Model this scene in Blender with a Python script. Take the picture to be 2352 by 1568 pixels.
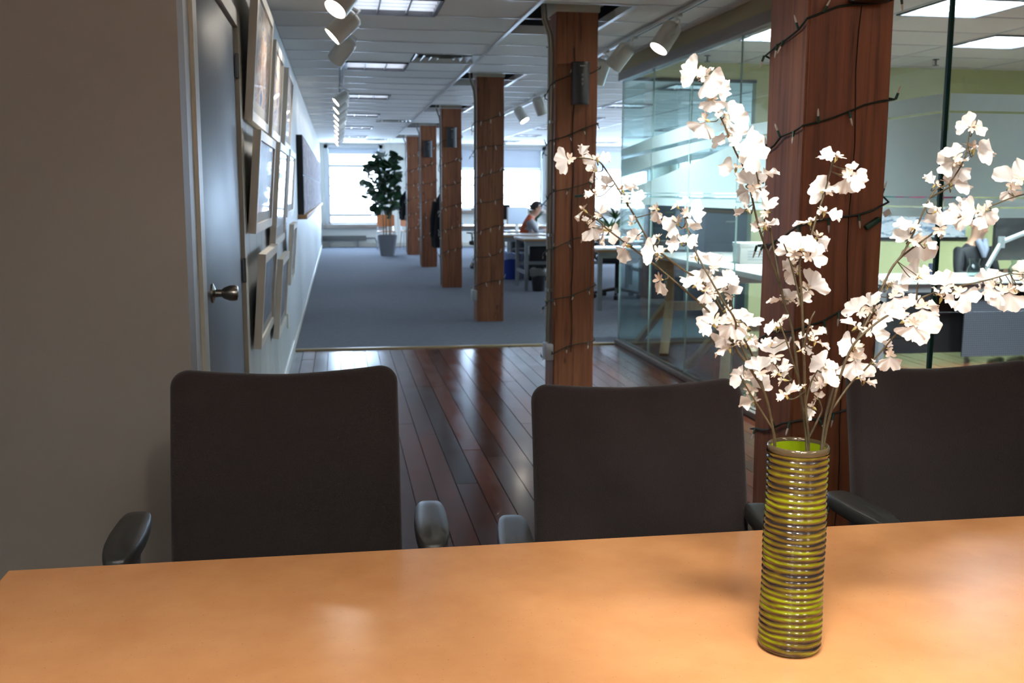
import bpy, bmesh, math, random
from mathutils import Vector, Matrix, noise as mnoise
random.seed(7)
R = math.radians
S = bpy.context.scene
for o in list(bpy.data.objects):
    bpy.data.objects.remove(o, do_unlink=True)

# ---------------------------------------------------------------- camera
FPX = 2343.0; CAMH = 1.46
t_, y_, r_ = R(8.36), R(9.65), R(0.24)
CF = Vector((math.sin(y_)*math.cos(t_), math.cos(y_)*math.cos(t_), -math.sin(t_)))
CR0 = Vector((math.cos(y_), -math.sin(y_), 0)); CU0 = CR0.cross(CF)
CR = CR0*math.cos(r_) + CU0*math.sin(r_); CU = CU0*math.cos(r_) - CR0*math.sin(r_)
CP = Vector((0, 0, CAMH))
cd = bpy.data.cameras.new('camera'); cam = bpy.data.objects.new('camera', cd)
S.collection.objects.link(cam)
cd.sensor_width = 36; cd.lens = FPX/2352*36; cd.clip_start = 0.05; cd.clip_end = 200
cd.dof.use_dof = True; cd.dof.focus_distance = 2.0; cd.dof.aperture_fstop = 9
m = Matrix.Identity(4)
for i in range(3):
    m[i][0] = CR[i]; m[i][1] = CU[i]; m[i][2] = -CF[i]; m[i][3] = CP[i]
cam.matrix_world = m
S.camera = cam
def ray(x, y): return CF + CR*((x-1176)/FPX) - CU*((y-784)/FPX)
def pz(x, y, z): d = ray(x, y); return CP + d*((z-CAMH)/d.z)
def py(x, y, Y): d = ray(x, y); return CP + d*(Y/d.y)
def px(x, y, X): d = ray(x, y); return CP + d*(X/d.x)

# ---------------------------------------------------------------- world, exposure, daylight
vs = S.view_settings
vs.view_transform = 'Standard'; vs.look = 'None'; vs.gamma = 1; vs.exposure = 0.0; vs.use_curve_mapping = False
w = bpy.data.worlds.new('overcast_sky'); S.world = w; w.use_nodes = True
bgn = w.node_tree.nodes['Background']
bgn.inputs['Color'].default_value = (0.80, 0.90, 1.0, 1); bgn.inputs['Strength'].default_value = 7.0
FARY = 27.2; HC = 2.68; WL = -0.43; GX = 2.68; GY0 = 4.26; GY1 = 9.56; XR = 9.0; XL = -3.2; YB = -3.0
WINS = [(-0.23, 1.09, 0.60, 2.55), (3.20, 5.42, 0.98, 2.55), (6.2, 8.4, 0.98, 2.55)]
def area(name, loc, rot, sx, sy, power, col):
    l = bpy.data.lights.new(name, 'AREA'); l.shape = 'RECTANGLE'; l.size = sx; l.size_y = sy
    l.energy = power; l.color = col
    o = bpy.data.objects.new(name, l); S.collection.objects.link(o); o.location = loc; o.rotation_euler = rot
    return o
for (a, b, z0, z1) in WINS:      # daylight entering through each window opening
    area('window_daylight', ((a+b)/2, FARY+0.40, (z0+z1)/2), (R(-90), 0, 0), b-a, z1-z0, 125*(b-a)*(z1-z0), (0.48, 0.69, 1.0))

ADDED_SIDEW = [(10.2+2.4*i, 12.2+2.4*i, .85, 2.5) for i in range(7)]      # unseen right-side office windows, added for soft fill daylight
for (a, b, z0, z1) in ADDED_SIDEW:
    area('window_daylight', (XR+0.40, (a+b)/2, (z0+z1)/2), (0, R(90), 0), z1-z0, b-a, 40*(b-a)*(z1-z0), (0.50, 0.70, 1.0))  # fill light behind the added windows

# ---------------------------------------------------------------- helpers
COL = S.collection
def sl(c): return c/12.92 if c <= 0.04045 else ((c+0.055)/1.055)**2.4
def rgb(r, g, b): return (sl(r/255), sl(g/255), sl(b/255), 1)
MATS = {}
def mat(name, col, rough=0.5, metal=0.0, spec=0.5, bump=0.0, bscale=60, var=0.0, vscale=6, coat=0.0, emit=None, estr=0, objrand=0.0, stretch=None, sheen=0):
    if name in MATS: return MATS[name]
    m = bpy.data.materials.new(name); m.use_nodes = True
    nt = m.node_tree; b = nt.nodes['Principled BSDF']
    b.inputs['Base Color'].default_value = col; b.inputs['Roughness'].default_value = rough
    b.inputs['Metallic'].default_value = metal; b.inputs['Specular IOR Level'].default_value = spec
    b.inputs['Coat Weight'].default_value = coat
    if sheen: b.inputs['Sheen Weight'].default_value = sheen
    if emit: b.inputs['Emission Color'].default_value = emit; b.inputs['Emission Strength'].default_value = estr
    if var or bump or objrand:
        tc = nt.nodes.new('ShaderNodeTexCoord'); src = tc.outputs['Object']
        if stretch:
            mp = nt.nodes.new('ShaderNodeMapping'); mp.inputs['Scale'].default_value = stretch
            nt.links.new(src, mp.inputs['Vector']); src = mp.outputs['Vector']
        last = None
        if var:
            n = nt.nodes.new('ShaderNodeTexNoise'); n.inputs['Scale'].default_value = vscale; n.inputs['Detail'].default_value = 5
            nt.links.new(src, n.inputs['Vector'])
            mx = nt.nodes.new('ShaderNodeMix'); mx.data_type = 'RGBA'
            mx.inputs[6].default_value = tuple(max(0, c*(1-var)) for c in col[:3])+(1,)
            mx.inputs[7].default_value = tuple(min(1, c*(1+var)) for c in col[:3])+(1,)
            mr = nt.nodes.new('ShaderNodeMapRange'); mr.inputs[1].default_value = .3; mr.inputs[2].default_value = .7
            nt.links.new(n.outputs['Fac'], mr.inputs[0]); nt.links.new(mr.outputs[0], mx.inputs[0])
            last = mx.outputs[2]
        if objrand:
            oi = nt.nodes.new('ShaderNodeObjectInfo'); hs = nt.nodes.new('ShaderNodeHueSaturation')
            m2 = nt.nodes.new('ShaderNodeMapRange'); m2.inputs[3].default_value = 1-objrand; m2.inputs[4].default_value = 1+objrand
            nt.links.new(oi.outputs['Random'], m2.inputs[0]); nt.links.new(m2.outputs[0], hs.inputs['Value'])
            hs.inputs['Color'].default_value = col
            if last: nt.links.new(last, hs.inputs['Color'])
            last = hs.outputs[0]
        if last: nt.links.new(last, b.inputs['Base Color'])
        if bump:
            n2 = nt.nodes.new('ShaderNodeTexNoise'); n2.inputs['Scale'].default_value = bscale; n2.inputs['Detail'].default_value = 4
            nt.links.new(src, n2.inputs['Vector'])
            bp = nt.nodes.new('ShaderNodeBump'); bp.inputs['Strength'].default_value = bump; bp.inputs['Distance'].default_value = 0.01
            nt.links.new(n2.outputs['Fac'], bp.inputs['Height']); nt.links.new(bp.outputs['Normal'], b.inputs['Normal'])
    MATS[name] = m
    return m

class MB:
    def __init__(s): s.v = []; s.f = []; s.mi = []; s.m = 0
    def add(s, vs, fs):
        o = len(s.v); s.v += [tuple(p) for p in vs]
        for f in fs: s.f.append(tuple(i+o for i in f)); s.mi.append(s.m)
        return s
    def box(s, x0, x1, y0, y1, z0, z1, M=None):
        vs = [Vector((x, y, z)) for z in (z0, z1) for y in (y0, y1) for x in (x0, x1)]
        if M: vs = [M @ p for p in vs]
        return s.add(vs, [(0,2,3,1),(4,5,7,6),(0,1,5,4),(2,6,7,3),(0,4,6,2),(1,3,7,5)])
    def rbox(s, x0, x1, y0, y1, z0, z1, r, M=None, seg=2):
        b = bmesh.new(); bmesh.ops.create_cube(b, size=1)
        for v in b.verts:
            v.co = Vector((x0+(v.co.x+.5)*(x1-x0), y0+(v.co.y+.5)*(y1-y0), z0+(v.co.z+.5)*(z1-z0)))
        bmesh.ops.bevel(b, geom=list(b.edges), offset=r, segments=seg, affect='EDGES', profile=0.5)
        b.verts.index_update()
        s.add([(M @ v.co) if M else v.co.copy() for v in b.verts], [[v.index for v in f.verts] for f in b.faces]); b.free(); return s
    def tube(s, pts, rad, n=8, caps=True):
        pts = [Vector(p) for p in pts]; k = len(pts)
        rs = rad if isinstance(rad, (list, tuple)) else [rad]*k
        vs = []; up = None
        for i, p in enumerate(pts):
            d = (pts[min(i+1, k-1)]-pts[max(i-1, 0)])
            if d.length < 1e-9: d = Vector((0, 0, 1))
            d.normalize()
            if up is None: up = Vector((0, 0, 1)) if abs(d.z) < .9 else Vector((1, 0, 0))
            a = d.cross(up)
            if a.length < 1e-6: a = d.cross(Vector((0, 1, 0)))
            a.normalize(); b = a.cross(d).normalized(); up = b
            for j in range(n):
                t = 2*math.pi*j/n; vs.append(p+(a*math.cos(t)+b*math.sin(t))*rs[i])
        fs = [(i*n+j, i*n+(j+1) % n, (i+1)*n+(j+1) % n, (i+1)*n+j) for i in range(k-1) for j in range(n)]
        if caps: fs += [tuple(range(n))[::-1], tuple(range((k-1)*n, k*n))]
        return s.add(vs, fs)
    def lathe(s, prof, n=32, M=None, cap0=False, cap1=False):
        vs = []
        for r, z in prof:
            for j in range(n):
                t = 2*math.pi*j/n; p = Vector((r*math.cos(t), r*math.sin(t), z)); vs.append(M @ p if M else p)
        k = len(prof)
        fs = [(i*n+j, i*n+(j+1) % n, (i+1)*n+(j+1) % n, (i+1)*n+j) for i in range(k-1) for j in range(n)]
        if cap0: fs.append(tuple(range(n))[::-1])
        if cap1: fs.append(tuple(range((k-1)*n, k*n)))
        return s.add(vs, fs)
    def prism(s, poly, h0, h1, M=None):
        n = len(poly)
        vs = [Vector((p[0], p[1], h)) for h in (h0, h1) for p in poly]
        if M: vs = [M @ p for p in vs]
        return s.add(vs, [tuple(range(n))[::-1], tuple(range(n, 2*n))]+[(i, (i+1) % n, n+(i+1) % n, n+i) for i in range(n)])
    def mesh(s, name, mats, smooth=True, angle=35):
        me = bpy.data.meshes.new(name); me.from_pydata(s.v, [], s.f)
        for m in (mats if isinstance(mats, (list, tuple)) else [mats]): me.materials.append(m)
        if any(s.mi): me.polygons.foreach_set('material_index', s.mi)
        b = bmesh.new(); b.from_mesh(me); bmesh.ops.recalc_face_normals(b, faces=b.faces); b.to_mesh(me); b.free()
        if smooth: me.shade_smooth(); me.set_sharp_from_angle(angle=R(angle))
        me.update(); return me
    def obj(s, name, mats, parent=None, smooth=True, angle=35, origin=None):
        if origin is not None:
            o_ = Vector(origin); s.v = [tuple(Vector(p)-o_) for p in s.v]
        ob = link(name, s.mesh(name, mats, smooth, angle), parent)
        if origin is not None: ob.location = origin
        return ob
def link(name, me, parent=None):
    o = bpy.data.objects.new(name, me); COL.objects.link(o)
    if parent: o.parent = parent
    return o
def tag(o, label=None, cat=None, group=None, kind=None):
    if label: o['label'] = label
    if cat: o['category'] = cat
    if group: o['group'] = group
    if kind: o['kind'] = kind
    return o
def thing(name, label, cat, loc=(0,0,0), rz=0, group=None):
    o = bpy.data.objects.new(name, None); COL.objects.link(o); o.empty_display_size = .1
    o.location = loc; o.rotation_euler = (0, 0, rz)
    return tag(o, label, cat, group)
ORD = ['first', 'second', 'third', 'fourth', 'fifth', 'sixth', 'seventh', 'eighth', 'ninth']
def struct(o): o['kind'] = 'structure'; return o
def copy_tree(o, parent=None):
    c = o.copy(); COL.objects.link(c); c.parent = parent
    for ch in list(o.children): copy_tree(ch, c)
    return c
def aim(d, up=Vector((0,0,1))):   # matrix whose +Z points along d
    d = Vector(d).normalized(); return d.to_track_quat('Z', 'Y').to_matrix().to_4x4()

# ---------------------------------------------------------------- materials
white_paint = mat('white_paint', rgb(205,205,198), .55)
wall_paint = mat('wall_paint', rgb(196,200,200), .5, var=.03, vscale=2)
grey_wall = mat('grey_wall_paint', rgb(148,142,135), .6, bump=.05, bscale=180)
olive_paint = mat('olive_paint', rgb(150,136,98), .6)
yellow_paint = mat('yellow_green_paint', rgb(196,198,148), .6)
trim_grey = mat('trim_grey', rgb(128,118,112), .5)
dark_void = mat('plenum_dark', rgb(28,27,26), .9)
tile_mat = mat('ceiling_tile', rgb(222,218,212), .85, bump=.12, bscale=220, objrand=.04)
tee_mat = mat('ceiling_tee', rgb(205,205,205), .35)
black_plastic = mat('black_plastic', rgb(26,26,27), .42)
dark_metal = mat('dark_metal', rgb(45,45,48), .4, .6)
steel = mat('steel', rgb(170,168,160), .28, 1.0)
grey_metal = mat('grey_metal', rgb(132,134,138), .4, .3)
lamp_white = mat('lamp_white', rgb(205,203,196), .35)
white_lam = mat('white_laminate', rgb(215,212,205), .25)
glass_edge = mat('glass_edge', rgb(30,66,58), .15)
conduit_mat = mat('conduit', rgb(140,134,122), .4, .35)
# wood / special materials ------------------------------------------------
def node_mat(name):
    m = bpy.data.materials.new(name); m.use_nodes = True; nt = m.node_tree
    return m, nt, nt.nodes['Principled BSDF']
def ramp(nt, stops):
    r = nt.nodes.new('ShaderNodeValToRGB'); e = r.color_ramp.elements
    while len(e) < len(stops): e.new(.5)
    for i, (p, c) in enumerate(stops): e[i].position = p; e[i].color = c
    return r
def coords(nt, scale=(1,1,1), out='Object', rand=0):
    tc = nt.nodes.new('ShaderNodeTexCoord'); mp = nt.nodes.new('ShaderNodeMapping'); mp.inputs['Scale'].default_value = scale
    nt.links.new(tc.outputs[out], mp.inputs['Vector'])
    if rand:
        oi = nt.nodes.new('ShaderNodeObjectInfo'); mu = nt.nodes.new('ShaderNodeMath'); mu.operation = 'MULTIPLY'; mu.inputs[1].default_value = rand
        cb = nt.nodes.new('ShaderNodeCombineXYZ'); nt.links.new(oi.outputs['Random'], mu.inputs[0])
        for i in range(3): nt.links.new(mu.outputs[0], cb.inputs[i])
        nt.links.new(cb.outputs[0], mp.inputs['Location'])
    return mp.outputs['Vector']
def nz(nt, vec, scale, detail=6, rough=.55, dist=0):
    n = nt.nodes.new('ShaderNodeTexNoise'); n.inputs['Scale'].default_value = scale; n.inputs['Detail'].default_value = detail
    n.inputs['Roughness'].default_value = rough; n.inputs['Distortion'].default_value = dist
    nt.links.new(vec, n.inputs['Vector']); return n.outputs['Fac']
def mixc(nt, fac, a, b, mode='MIX'):
    x = nt.nodes.new('ShaderNodeMix'); x.data_type = 'RGBA'; x.blend_type = mode
    for i, v in ((0, fac), (6, a), (7, b)):
        if hasattr(v, 'is_output'): nt.links.new(v, x.inputs[i])
        else: x.inputs[i].default_value = v
    return x.outputs[2]

# timber of the columns: reddish fir with vertical grain, knots and dark nail holes
timber, nt, b = node_mat('column_timber')
v = coords(nt, (1, 1, .045), rand=30); v2 = coords(nt, (1, 1, .35), rand=17)
g1 = nz(nt, v, 42, 8, .62, .25); g2 = nz(nt, v, 7, 4, .5); sp = nz(nt, v2, 15, 2, .4)
c1 = ramp(nt, [(.28, rgb(84,48,32)), (.44, rgb(146,94,64)), (.72, rgb(172,116,80))]); nt.links.new(g1, c1.inputs[0])
c2 = ramp(nt, [(.3, rgb(186,158,142)), (.7, rgb(240,226,210))]); nt.links.new(g2, c2.inputs[0])
cc = mixc(nt, .85, c1.outputs[0], c2.outputs[0], 'MULTIPLY')
k = ramp(nt, [(.70, (1,1,1,1)), (.76, (.25,.2,.18,1))]); nt.links.new(sp, k.inputs[0])
cc = mixc(nt, 1.0, cc, k.outputs[0], 'MULTIPLY')
nt.links.new(cc, b.inputs['Base Color']); b.inputs['Roughness'].default_value = .5
bp = nt.nodes.new('ShaderNodeBump'); bp.inputs['Strength'].default_value = .35; bp.inputs['Distance'].default_value = .004
nt.links.new(g1, bp.inputs['Height']); nt.links.new(bp.outputs[0], b.inputs['Normal'])

# floor planks: old dark stained boards with varnish
plank_mat, nt, b = node_mat('floor_plank')
v = coords(nt, (1, .06, 1), rand=40); g1 = nz(nt, v, 60, 6, .6, .3); g2 = nz(nt, coords(nt, (1, .5, 1), rand=40), 5, 4)
c1 = ramp(nt, [(.3, rgb(58,32,22)), (.55, rgb(100,58,40)), (.75, rgb(128,78,54))]); nt.links.new(g1, c1.inputs[0])
oi = nt.nodes.new('ShaderNodeObjectInfo')
c2 = ramp(nt, [(0, rgb(125,130,140)), (.3, rgb(205,175,165)), (.65, rgb(255,220,200)), (1, rgb(180,140,130))]); nt.links.new(oi.outputs['Random'], c2.inputs[0])
nt.links.new(mixc(nt, 1, c1.outputs[0], c2.outputs[0], 'MULTIPLY'), b.inputs['Base Color'])
rr = nt.nodes.new('ShaderNodeMapRange'); rr.inputs[1].default_value = .3; rr.inputs[2].default_value = .7; rr.inputs[3].default_value = .13; rr.inputs[4].default_value = .22
nt.links.new(g2, rr.inputs[0]); nt.links.new(rr.outputs[0], b.inputs['Roughness'])
bp = nt.nodes.new('ShaderNodeBump'); bp.inputs['Strength'].default_value = .07; bp.inputs['Distance'].default_value = .006
nt.links.new(g2, bp.inputs['Height']); nt.links.new(bp.outputs[0], b.inputs['Normal'])

carpet_mat = mat('carpet', rgb(108,112,122), .95, bump=.5, bscale=120, var=.10, vscale=18, spec=.2)
table_mat, nt, b = node_mat('orange_table_top')
v = coords(nt); a = nz(nt, v, 9, 5); s_ = nz(nt, v, 260, 2)
c1 = ramp(nt, [(.3, rgb(212,150,98)), (.7, rgb(224,164,110))]); nt.links.new(a, c1.inputs[0])
k = ramp(nt, [(.24, (.55,.5,.45,1)), (.29, (1,1,1,1))]); nt.links.new(s_, k.inputs[0])
tcol = mixc(nt, 1, c1.outputs[0], k.outputs[0], 'MULTIPLY'); nt.nodes.remove(b)
df = nt.nodes.new('ShaderNodeBsdfDiffuse'); nt.links.new(tcol, df.inputs[0])
gl = nt.nodes.new('ShaderNodeBsdfGlossy'); gl.distribution = 'BECKMANN'; gl.inputs['Roughness'].default_value = .20
fr = nt.nodes.new('ShaderNodeFresnel'); fr.inputs['IOR'].default_value = 1.5
mx = nt.nodes.new('ShaderNodeMixShader'); nt.links.new(fr.outputs[0], mx.inputs[0]); nt.links.new(df.outputs[0], mx.inputs[1]); nt.links.new(gl.outputs[0], mx.inputs[2])
nt.links.new(mx.outputs[0], nt.nodes['Material Output'].inputs[0])

fabric = mat('chair_fabric', rgb(42,35,34), .92, bump=.35, bscale=420, var=.12, vscale=300, spec=.2, sheen=.15)
arm_mat = mat('arm_pad', rgb(50,51,49), .38, bump=.12, bscale=500)

def glass_material(name, tint, refl=.06):
    m, nt, b = node_mat(name); nt.nodes.remove(b)
    tr = nt.nodes.new('ShaderNodeBsdfTransparent'); tr.inputs[0].default_value = tint
    gl = nt.nodes.new('ShaderNodeBsdfGlossy'); gl.inputs['Roughness'].default_value = .0
    fr = nt.nodes.new('ShaderNodeFresnel'); ge = nt.nodes.new('ShaderNodeNewGeometry')
    io = nt.nodes.new('ShaderNodeMapRange'); io.inputs[3].default_value = 1.45; io.inputs[4].default_value = 1/1.45
    nt.links.new(ge.outputs['Backfacing'], io.inputs[0]); nt.links.new(io.outputs[0], fr.inputs['IOR'])
    mx = nt.nodes.new('ShaderNodeMixShader'); nt.links.new(fr.outputs[0], mx.inputs[0])
    nt.links.new(tr.outputs[0], mx.inputs[1]); nt.links.new(gl.outputs[0], mx.inputs[2])
    nt.links.new(mx.outputs[0], nt.nodes['Material Output'].inputs[0]); return m
pane_mat = glass_material('partition_glass', (.88,.962,.945,1))
window_glass = glass_material('window_glass', (.97,.98,.98,1))
clear_glass = glass_material('clear_glass', (.9,.95,.95,1))
film_mat, nt, b = node_mat('frosted_film'); nt.nodes.remove(b)
tr = nt.nodes.new('ShaderNodeBsdfTransparent'); df = nt.nodes.new('ShaderNodeBsdfDiffuse'); tl = nt.nodes.new('ShaderNodeBsdfTranslucent')
df.inputs[0].default_value = (.80,.92,.93,1); tl.inputs[0].default_value = (.92,.98,1,1); tr.inputs[0].default_value = (.85,.94,.93,1)
m1 = nt.nodes.new('ShaderNodeMixShader'); m1.inputs[0].default_value = .78; nt.links.new(df.outputs[0], m1.inputs[1]); nt.links.new(tl.outputs[0], m1.inputs[2])
m2 = nt.nodes.new('ShaderNodeMixShader'); m2.inputs[0].default_value = .76; nt.links.new(tr.outputs[0], m2.inputs[1]); nt.links.new(m1.outputs[0], m2.inputs[2])
nt.links.new(m2.outputs[0], nt.nodes['Material Output'].inputs[0])

# ================================================================= SETTING
# wood floor ---------------------------------------------------------------
fl = struct(MB().box(XL, XR, YB, 9.50, -.2, -.004).obj('floor', mat('floor_gap', rgb(22,14,11), .8)))
pw = .112; cnt = 0
for i in range(-4, 64):
    x0 = i*pw
    ys = -0.6 + random.random()*1.5 if x0 < 2.6 else 1.6+random.random()
    if x0 < WL-.02: ys = -0.6; yend = 3.04
    else: yend = 9.50
    y0 = ys
    while y0 < yend-.02:
        L = random.uniform(1.4, 3.4); y1 = min(y0+L, yend)
        if yend-y1 < .5: y1 = yend
        mb = MB(); zz = random.uniform(-.0008, .0008)
        hx, hy = pw/2-.0013, (y1-y0)/2-.0012
        mb.add([(-hx,-hy,-.004),(hx,-hy,-.004),(hx,hy,-.004),(-hx,hy,-.004),(-hx+.001,-hy+.001,0),(hx-.001,-hy+.001,0),(hx-.001,hy-.001,0),(-hx+.001,hy-.001,0)],
               [(4,5,6,7),(0,1,5,4),(1,2,6,5),(2,3,7,6),(3,0,4,7)])
        o = mb.obj('plank', plank_mat, fl, smooth=False); o.location = (x0+pw/2, (y0+y1)/2, zz); o.rotation_euler = (0, random.uniform(-.006, .006), 0); cnt += 1
        y0 = y1
print('planks', cnt)
struct(MB().box(WL, XR, 9.53, FARY, -.2, .004).obj('floor_carpet', carpet_mat))
struct(MB().rbox(WL+.02, GX-.05, 9.49, 9.535, -.01, .014, .006).obj('trim_1', mat('strip_brass', rgb(176,160,128), .35, .5)))

# walls -------------------------------------------------------------------
DY0, DY1, DZ = 3.36, 4.80, 2.17      # door opening in the left wall
wl = struct(MB().box(WL-.12, WL-.012, DY1, FARY, 0, 3.0).box(WL-.12, WL-.012, 3.171, DY1, DZ, 3.0).box(WL-.12, WL, 3.171, DY0, 0, 3.0).obj('wall_left', wall_paint, smooth=False))
y = DY1
bw = [.38, .42, .40, .36, .44]; i = 0
while y < FARY-.05:
    y1 = min(y+bw[i % 5]+(.25 if i > 14 else 0), FARY); i += 1
    MB().box(WL-.012, WL, y+.003, y1-.003, .0, HC).obj('board', wall_paint, wl, smooth=False); y = y1
MB().box(WL-.012, WL, DY0, DY1-.003, DZ+.01, HC).obj('board', wall_paint, wl, smooth=False)
struct(MB().rbox(WL, WL+.018, DY1+.13, 9.5, 0, .10, .004).obj('baseboard_left', mat('base_white', rgb(215,214,206), .4)))
struct(MB().rbox(WL, WL+.016, 9.5, FARY, .004, .075, .004).obj('baseboard_left_carpet', MATS['base_white']))
struct(MB().box(XL, WL, 3.05, 3.17, 0, 3.0).obj('wall_near', grey_wall, smooth=False))
struct(MB().box(XL-.12, XL, YB, 3.17, 0, 3.0).obj('wall_side', grey_wall, smooth=False))
struct(MB().box(XL, XR, YB-.12, YB, 0, 3.0).obj('wall_back', grey_wall, smooth=False))
mb = MB(); prev = YB
for (a, b_, z0, z1) in ADDED_SIDEW:
    mb.box(XR, XR+.2, prev, a, 0, 3.0).box(XR, XR+.2, a, b_, 0, z0).box(XR, XR+.2, a, b_, z1, 3.0); prev = b_
mb.box(XR, XR+.2, prev, FARY+.25, 0, 3.0)
struct(mb.obj('wall_right', mat('cream_paint', rgb(206,204,192), .6), smooth=False))
for i, (a, b_, z0, z1) in enumerate(ADDED_SIDEW):  # frames and panes of the added side windows
    wn = struct(MB().box(XR+.05, XR+.12, a, a+.05, z0, z1).box(XR+.05, XR+.12, b_-.05, b_, z0, z1).box(XR+.05, XR+.12, a, b_, z0, z0+.05).box(XR+.05, XR+.12, a, b_, z1-.05, z1).obj('window_%d' % (i+4), white_paint, smooth=False))
    MB().box(XR+.08, XR+.086, a+.05, b_-.05, z0+.05, z1-.05).obj('pane', window_glass, wn, smooth=False)
    MB().box(XR+.06, XR+.11, a+.05, b_-.05, 1.62, 1.66).obj('muntin', white_paint, wn, smooth=False)
# far wall with window openings
xs = [WL-.1]
mb = MB()
prev = WL-.1
for (a, b_, z0, z1) in WINS:
    mb.box(prev, a, FARY, FARY+.25, 0, 3.0); mb.box(a, b_, FARY, FARY+.25, 0, z0); mb.box(a, b_, FARY, FARY+.25, z1, 3.0); prev = b_
mb.box(prev, XR+.1, FARY, FARY+.25, 0, 3.0)
farw = struct(mb.obj('wall_far', mat('far_white', rgb(222,222,214), .6), smooth=False))
for xx in [1.25+.16*i for i in range(12)]:
    MB().box(xx, xx+.15, FARY-.02, FARY, .12, HC).obj('board', MATS['far_white'], farw, smooth=False)
MB().box(5.55, 6.05, FARY-.12, FARY, 0, HC).obj('pilaster', MATS['far_white'], farw, smooth=False)
struct(MB().rbox(WL, XR, FARY-.03, FARY, .004, .11, .004).obj('baseboard_far', mat('base_cream', rgb(190,186,172), .5)))
wfr = mat('window_frame_paint', rgb(176,178,180), .45)
for i, (a, b_, z0, z1) in enumerate(WINS):
    mb = MB()
    mb.box(a-.09, a, FARY-.04, FARY+.02, z0-.02, z1+.09); mb.box(b_, b_+.09, FARY-.04, FARY+.02, z0-.02, z1+.09); mb.box(a-.09, b_+.09, FARY-.04, FARY+.02, z1, z1+.09)
    wn = struct(mb.obj('window_%d' % (i+1), wfr, smooth=False))
    MB().rbox(a-.14, b_+.14, FARY-.16, FARY+.1, z0-.11, z0, .01).obj('window_sill', mat('sill_paint', rgb(150,138,128), .5), wn)
    MB().box(a, b_, FARY+.105, FARY+.111, z0, z1).obj('pane', window_glass, wn, smooth=False)
    zs = (2.10, 1.80, 1.585, 1.33, .83) if i == 0 else (2.05, 1.62)
    for j, zz in enumerate(zs):
        h = .034 if zz in (2.10, .83, 2.05) else .018
        MB().box(a, b_, FARY+.07, FARY+.14, zz-h, zz+h).obj('muntin', wfr, wn, smooth=False)
    for xx in (a, b_-.045): MB().box(xx, xx+.045, FARY+.06, FARY+.15, z0, z1).obj('sash_stile', wfr, wn, smooth=False)
    MB().box(a, b_, FARY+.06, FARY+.15, z0, z0+.04).obj('sash_rail', wfr, wn, smooth=False)
    if i: # roller blind half down
        MB().box(a+.03, b_-.03, FARY+.03, FARY+.036, 2.08, z1).obj('blind', mat('blind_cloth', rgb(190,196,205), .8), wn, smooth=False)
    else:
        MB().box(a+.03, b_-.03, FARY+.03, FARY+.036, 2.40, z1).obj('blind', MATS.get('blind_cloth') or mat('blind_cloth', rgb(190,196,205), .8), wn, smooth=False)

# ceiling -----------------------------------------------------------------
ce = struct(MB().box(XL-.1, XR+.1, YB-.1, FARY+.2, 3.0, 3.1).obj('ceiling', dark_void, smooth=False))
MODY = .67; Y0 = 10.10
kmin, kmax = -14, 25
holes = {-11, -10, -5, -4, 1, 2, 7, 8, 13, 14, 19, 20}
troff_k = [-5, 0, 5, 10, 15, 20]; vent_k = [-1, 12, 22]
room_troff = {(3, -4), (4, -6), (4, -7), (6, -4), (3, -7)}
room_troff = [(3.19, -4), (3.81, -6), (3.81, -7), (5.05, -4), (6.29, -4), (5.67, -6)]
tcache = {}
def tile(x0, x1, y0, y1):
    key = (round(x1-x0, 3), round(y1-y0, 3))
    if key not in tcache:
        hx, hy = key[0]/2-.003, key[1]/2-.003
        tcache[key] = MB().box(-hx, hx, -hy, hy, 0, .015).mesh('tile', tile_mat, smooth=False)
    o = link('tile', tcache[key], ce); o.location = ((x0+x1)/2, (y0+y1)/2, HC+.003)
ntile = 0
rt = {(round(x, 2), k) for x, k in room_troff}|{(x, k) for x in (3.81, 6.29) for k in (2, 6, 10, 14, 18, 22)}
for k in range(kmin, kmax+1):
    y0 = Y0+k*MODY; y1 = min(y0+MODY, FARY)
    if y1-y0 < .05: continue
    if y0 >= 3.0: tile(WL, .09, y0, y1)
    elif y0 < 3.0: tile(-.95, .09, y0, y1)
    if k in troff_k or k in vent_k:
        if k in troff_k: tile(.71, 1.33, y0, y1)
        else: tile(.09, .71, y0, y1)
    else: tile(.09, 1.33, y0, y1)
    if k in holes: tile(1.97, 2.57, y0, y1)
    else: tile(1.33, 2.57, y0, y1)
    x = 2.57
    while x < 8.9:
        x1 = min(x+1.24, XR)
        cut = [r for r in rt if r[1] == k and x-.01 <= r[0] < x1-.1]
        if cut:
            r0 = cut[0][0]
            if r0-x > .1: tile(x, r0, y0, y1)
            if x1-(r0+.62) > .1: tile(r0+.62, x1, y0, y1)
        else: tile(x, x1, y0, y1)
        x = x1
    MB().box(-.95 if y0 < 3.05 else WL, XR, -.010, .010, -.0015, .006).obj('cross_tee', tee_mat, ce, smooth=False).location = (0, y0, HC)
for xx in (.09, 1.33, 2.57, 3.81, 5.05, 6.29, 7.53):
    wd = .014 if xx == 1.33 else .010
    MB().box(-wd, wd, Y0+kmin*MODY, FARY, -.004, .006).obj('main_tee', tee_mat, ce, smooth=False).location = (xx, 0, HC)
for k in sorted(holes):
    y0 = Y0+k*MODY
    MB().box(1.95, 1.985, y0, y0+MODY, HC-.006, HC+.05).obj('hole_trim', tee_mat, ce, smooth=False)
    if k+1 in holes:
        MB().box(1.34, 1.985, y0-.012, y0+.012, HC-.006, HC+.06).obj('hole_trim', tee_mat, ce, smooth=False)
        MB().box(1.34, 1.985, y0+2*MODY-.012, y0+2*MODY+.012, HC-.006, HC+.06).obj('hole_trim', tee_mat, ce, smooth=False)
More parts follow.
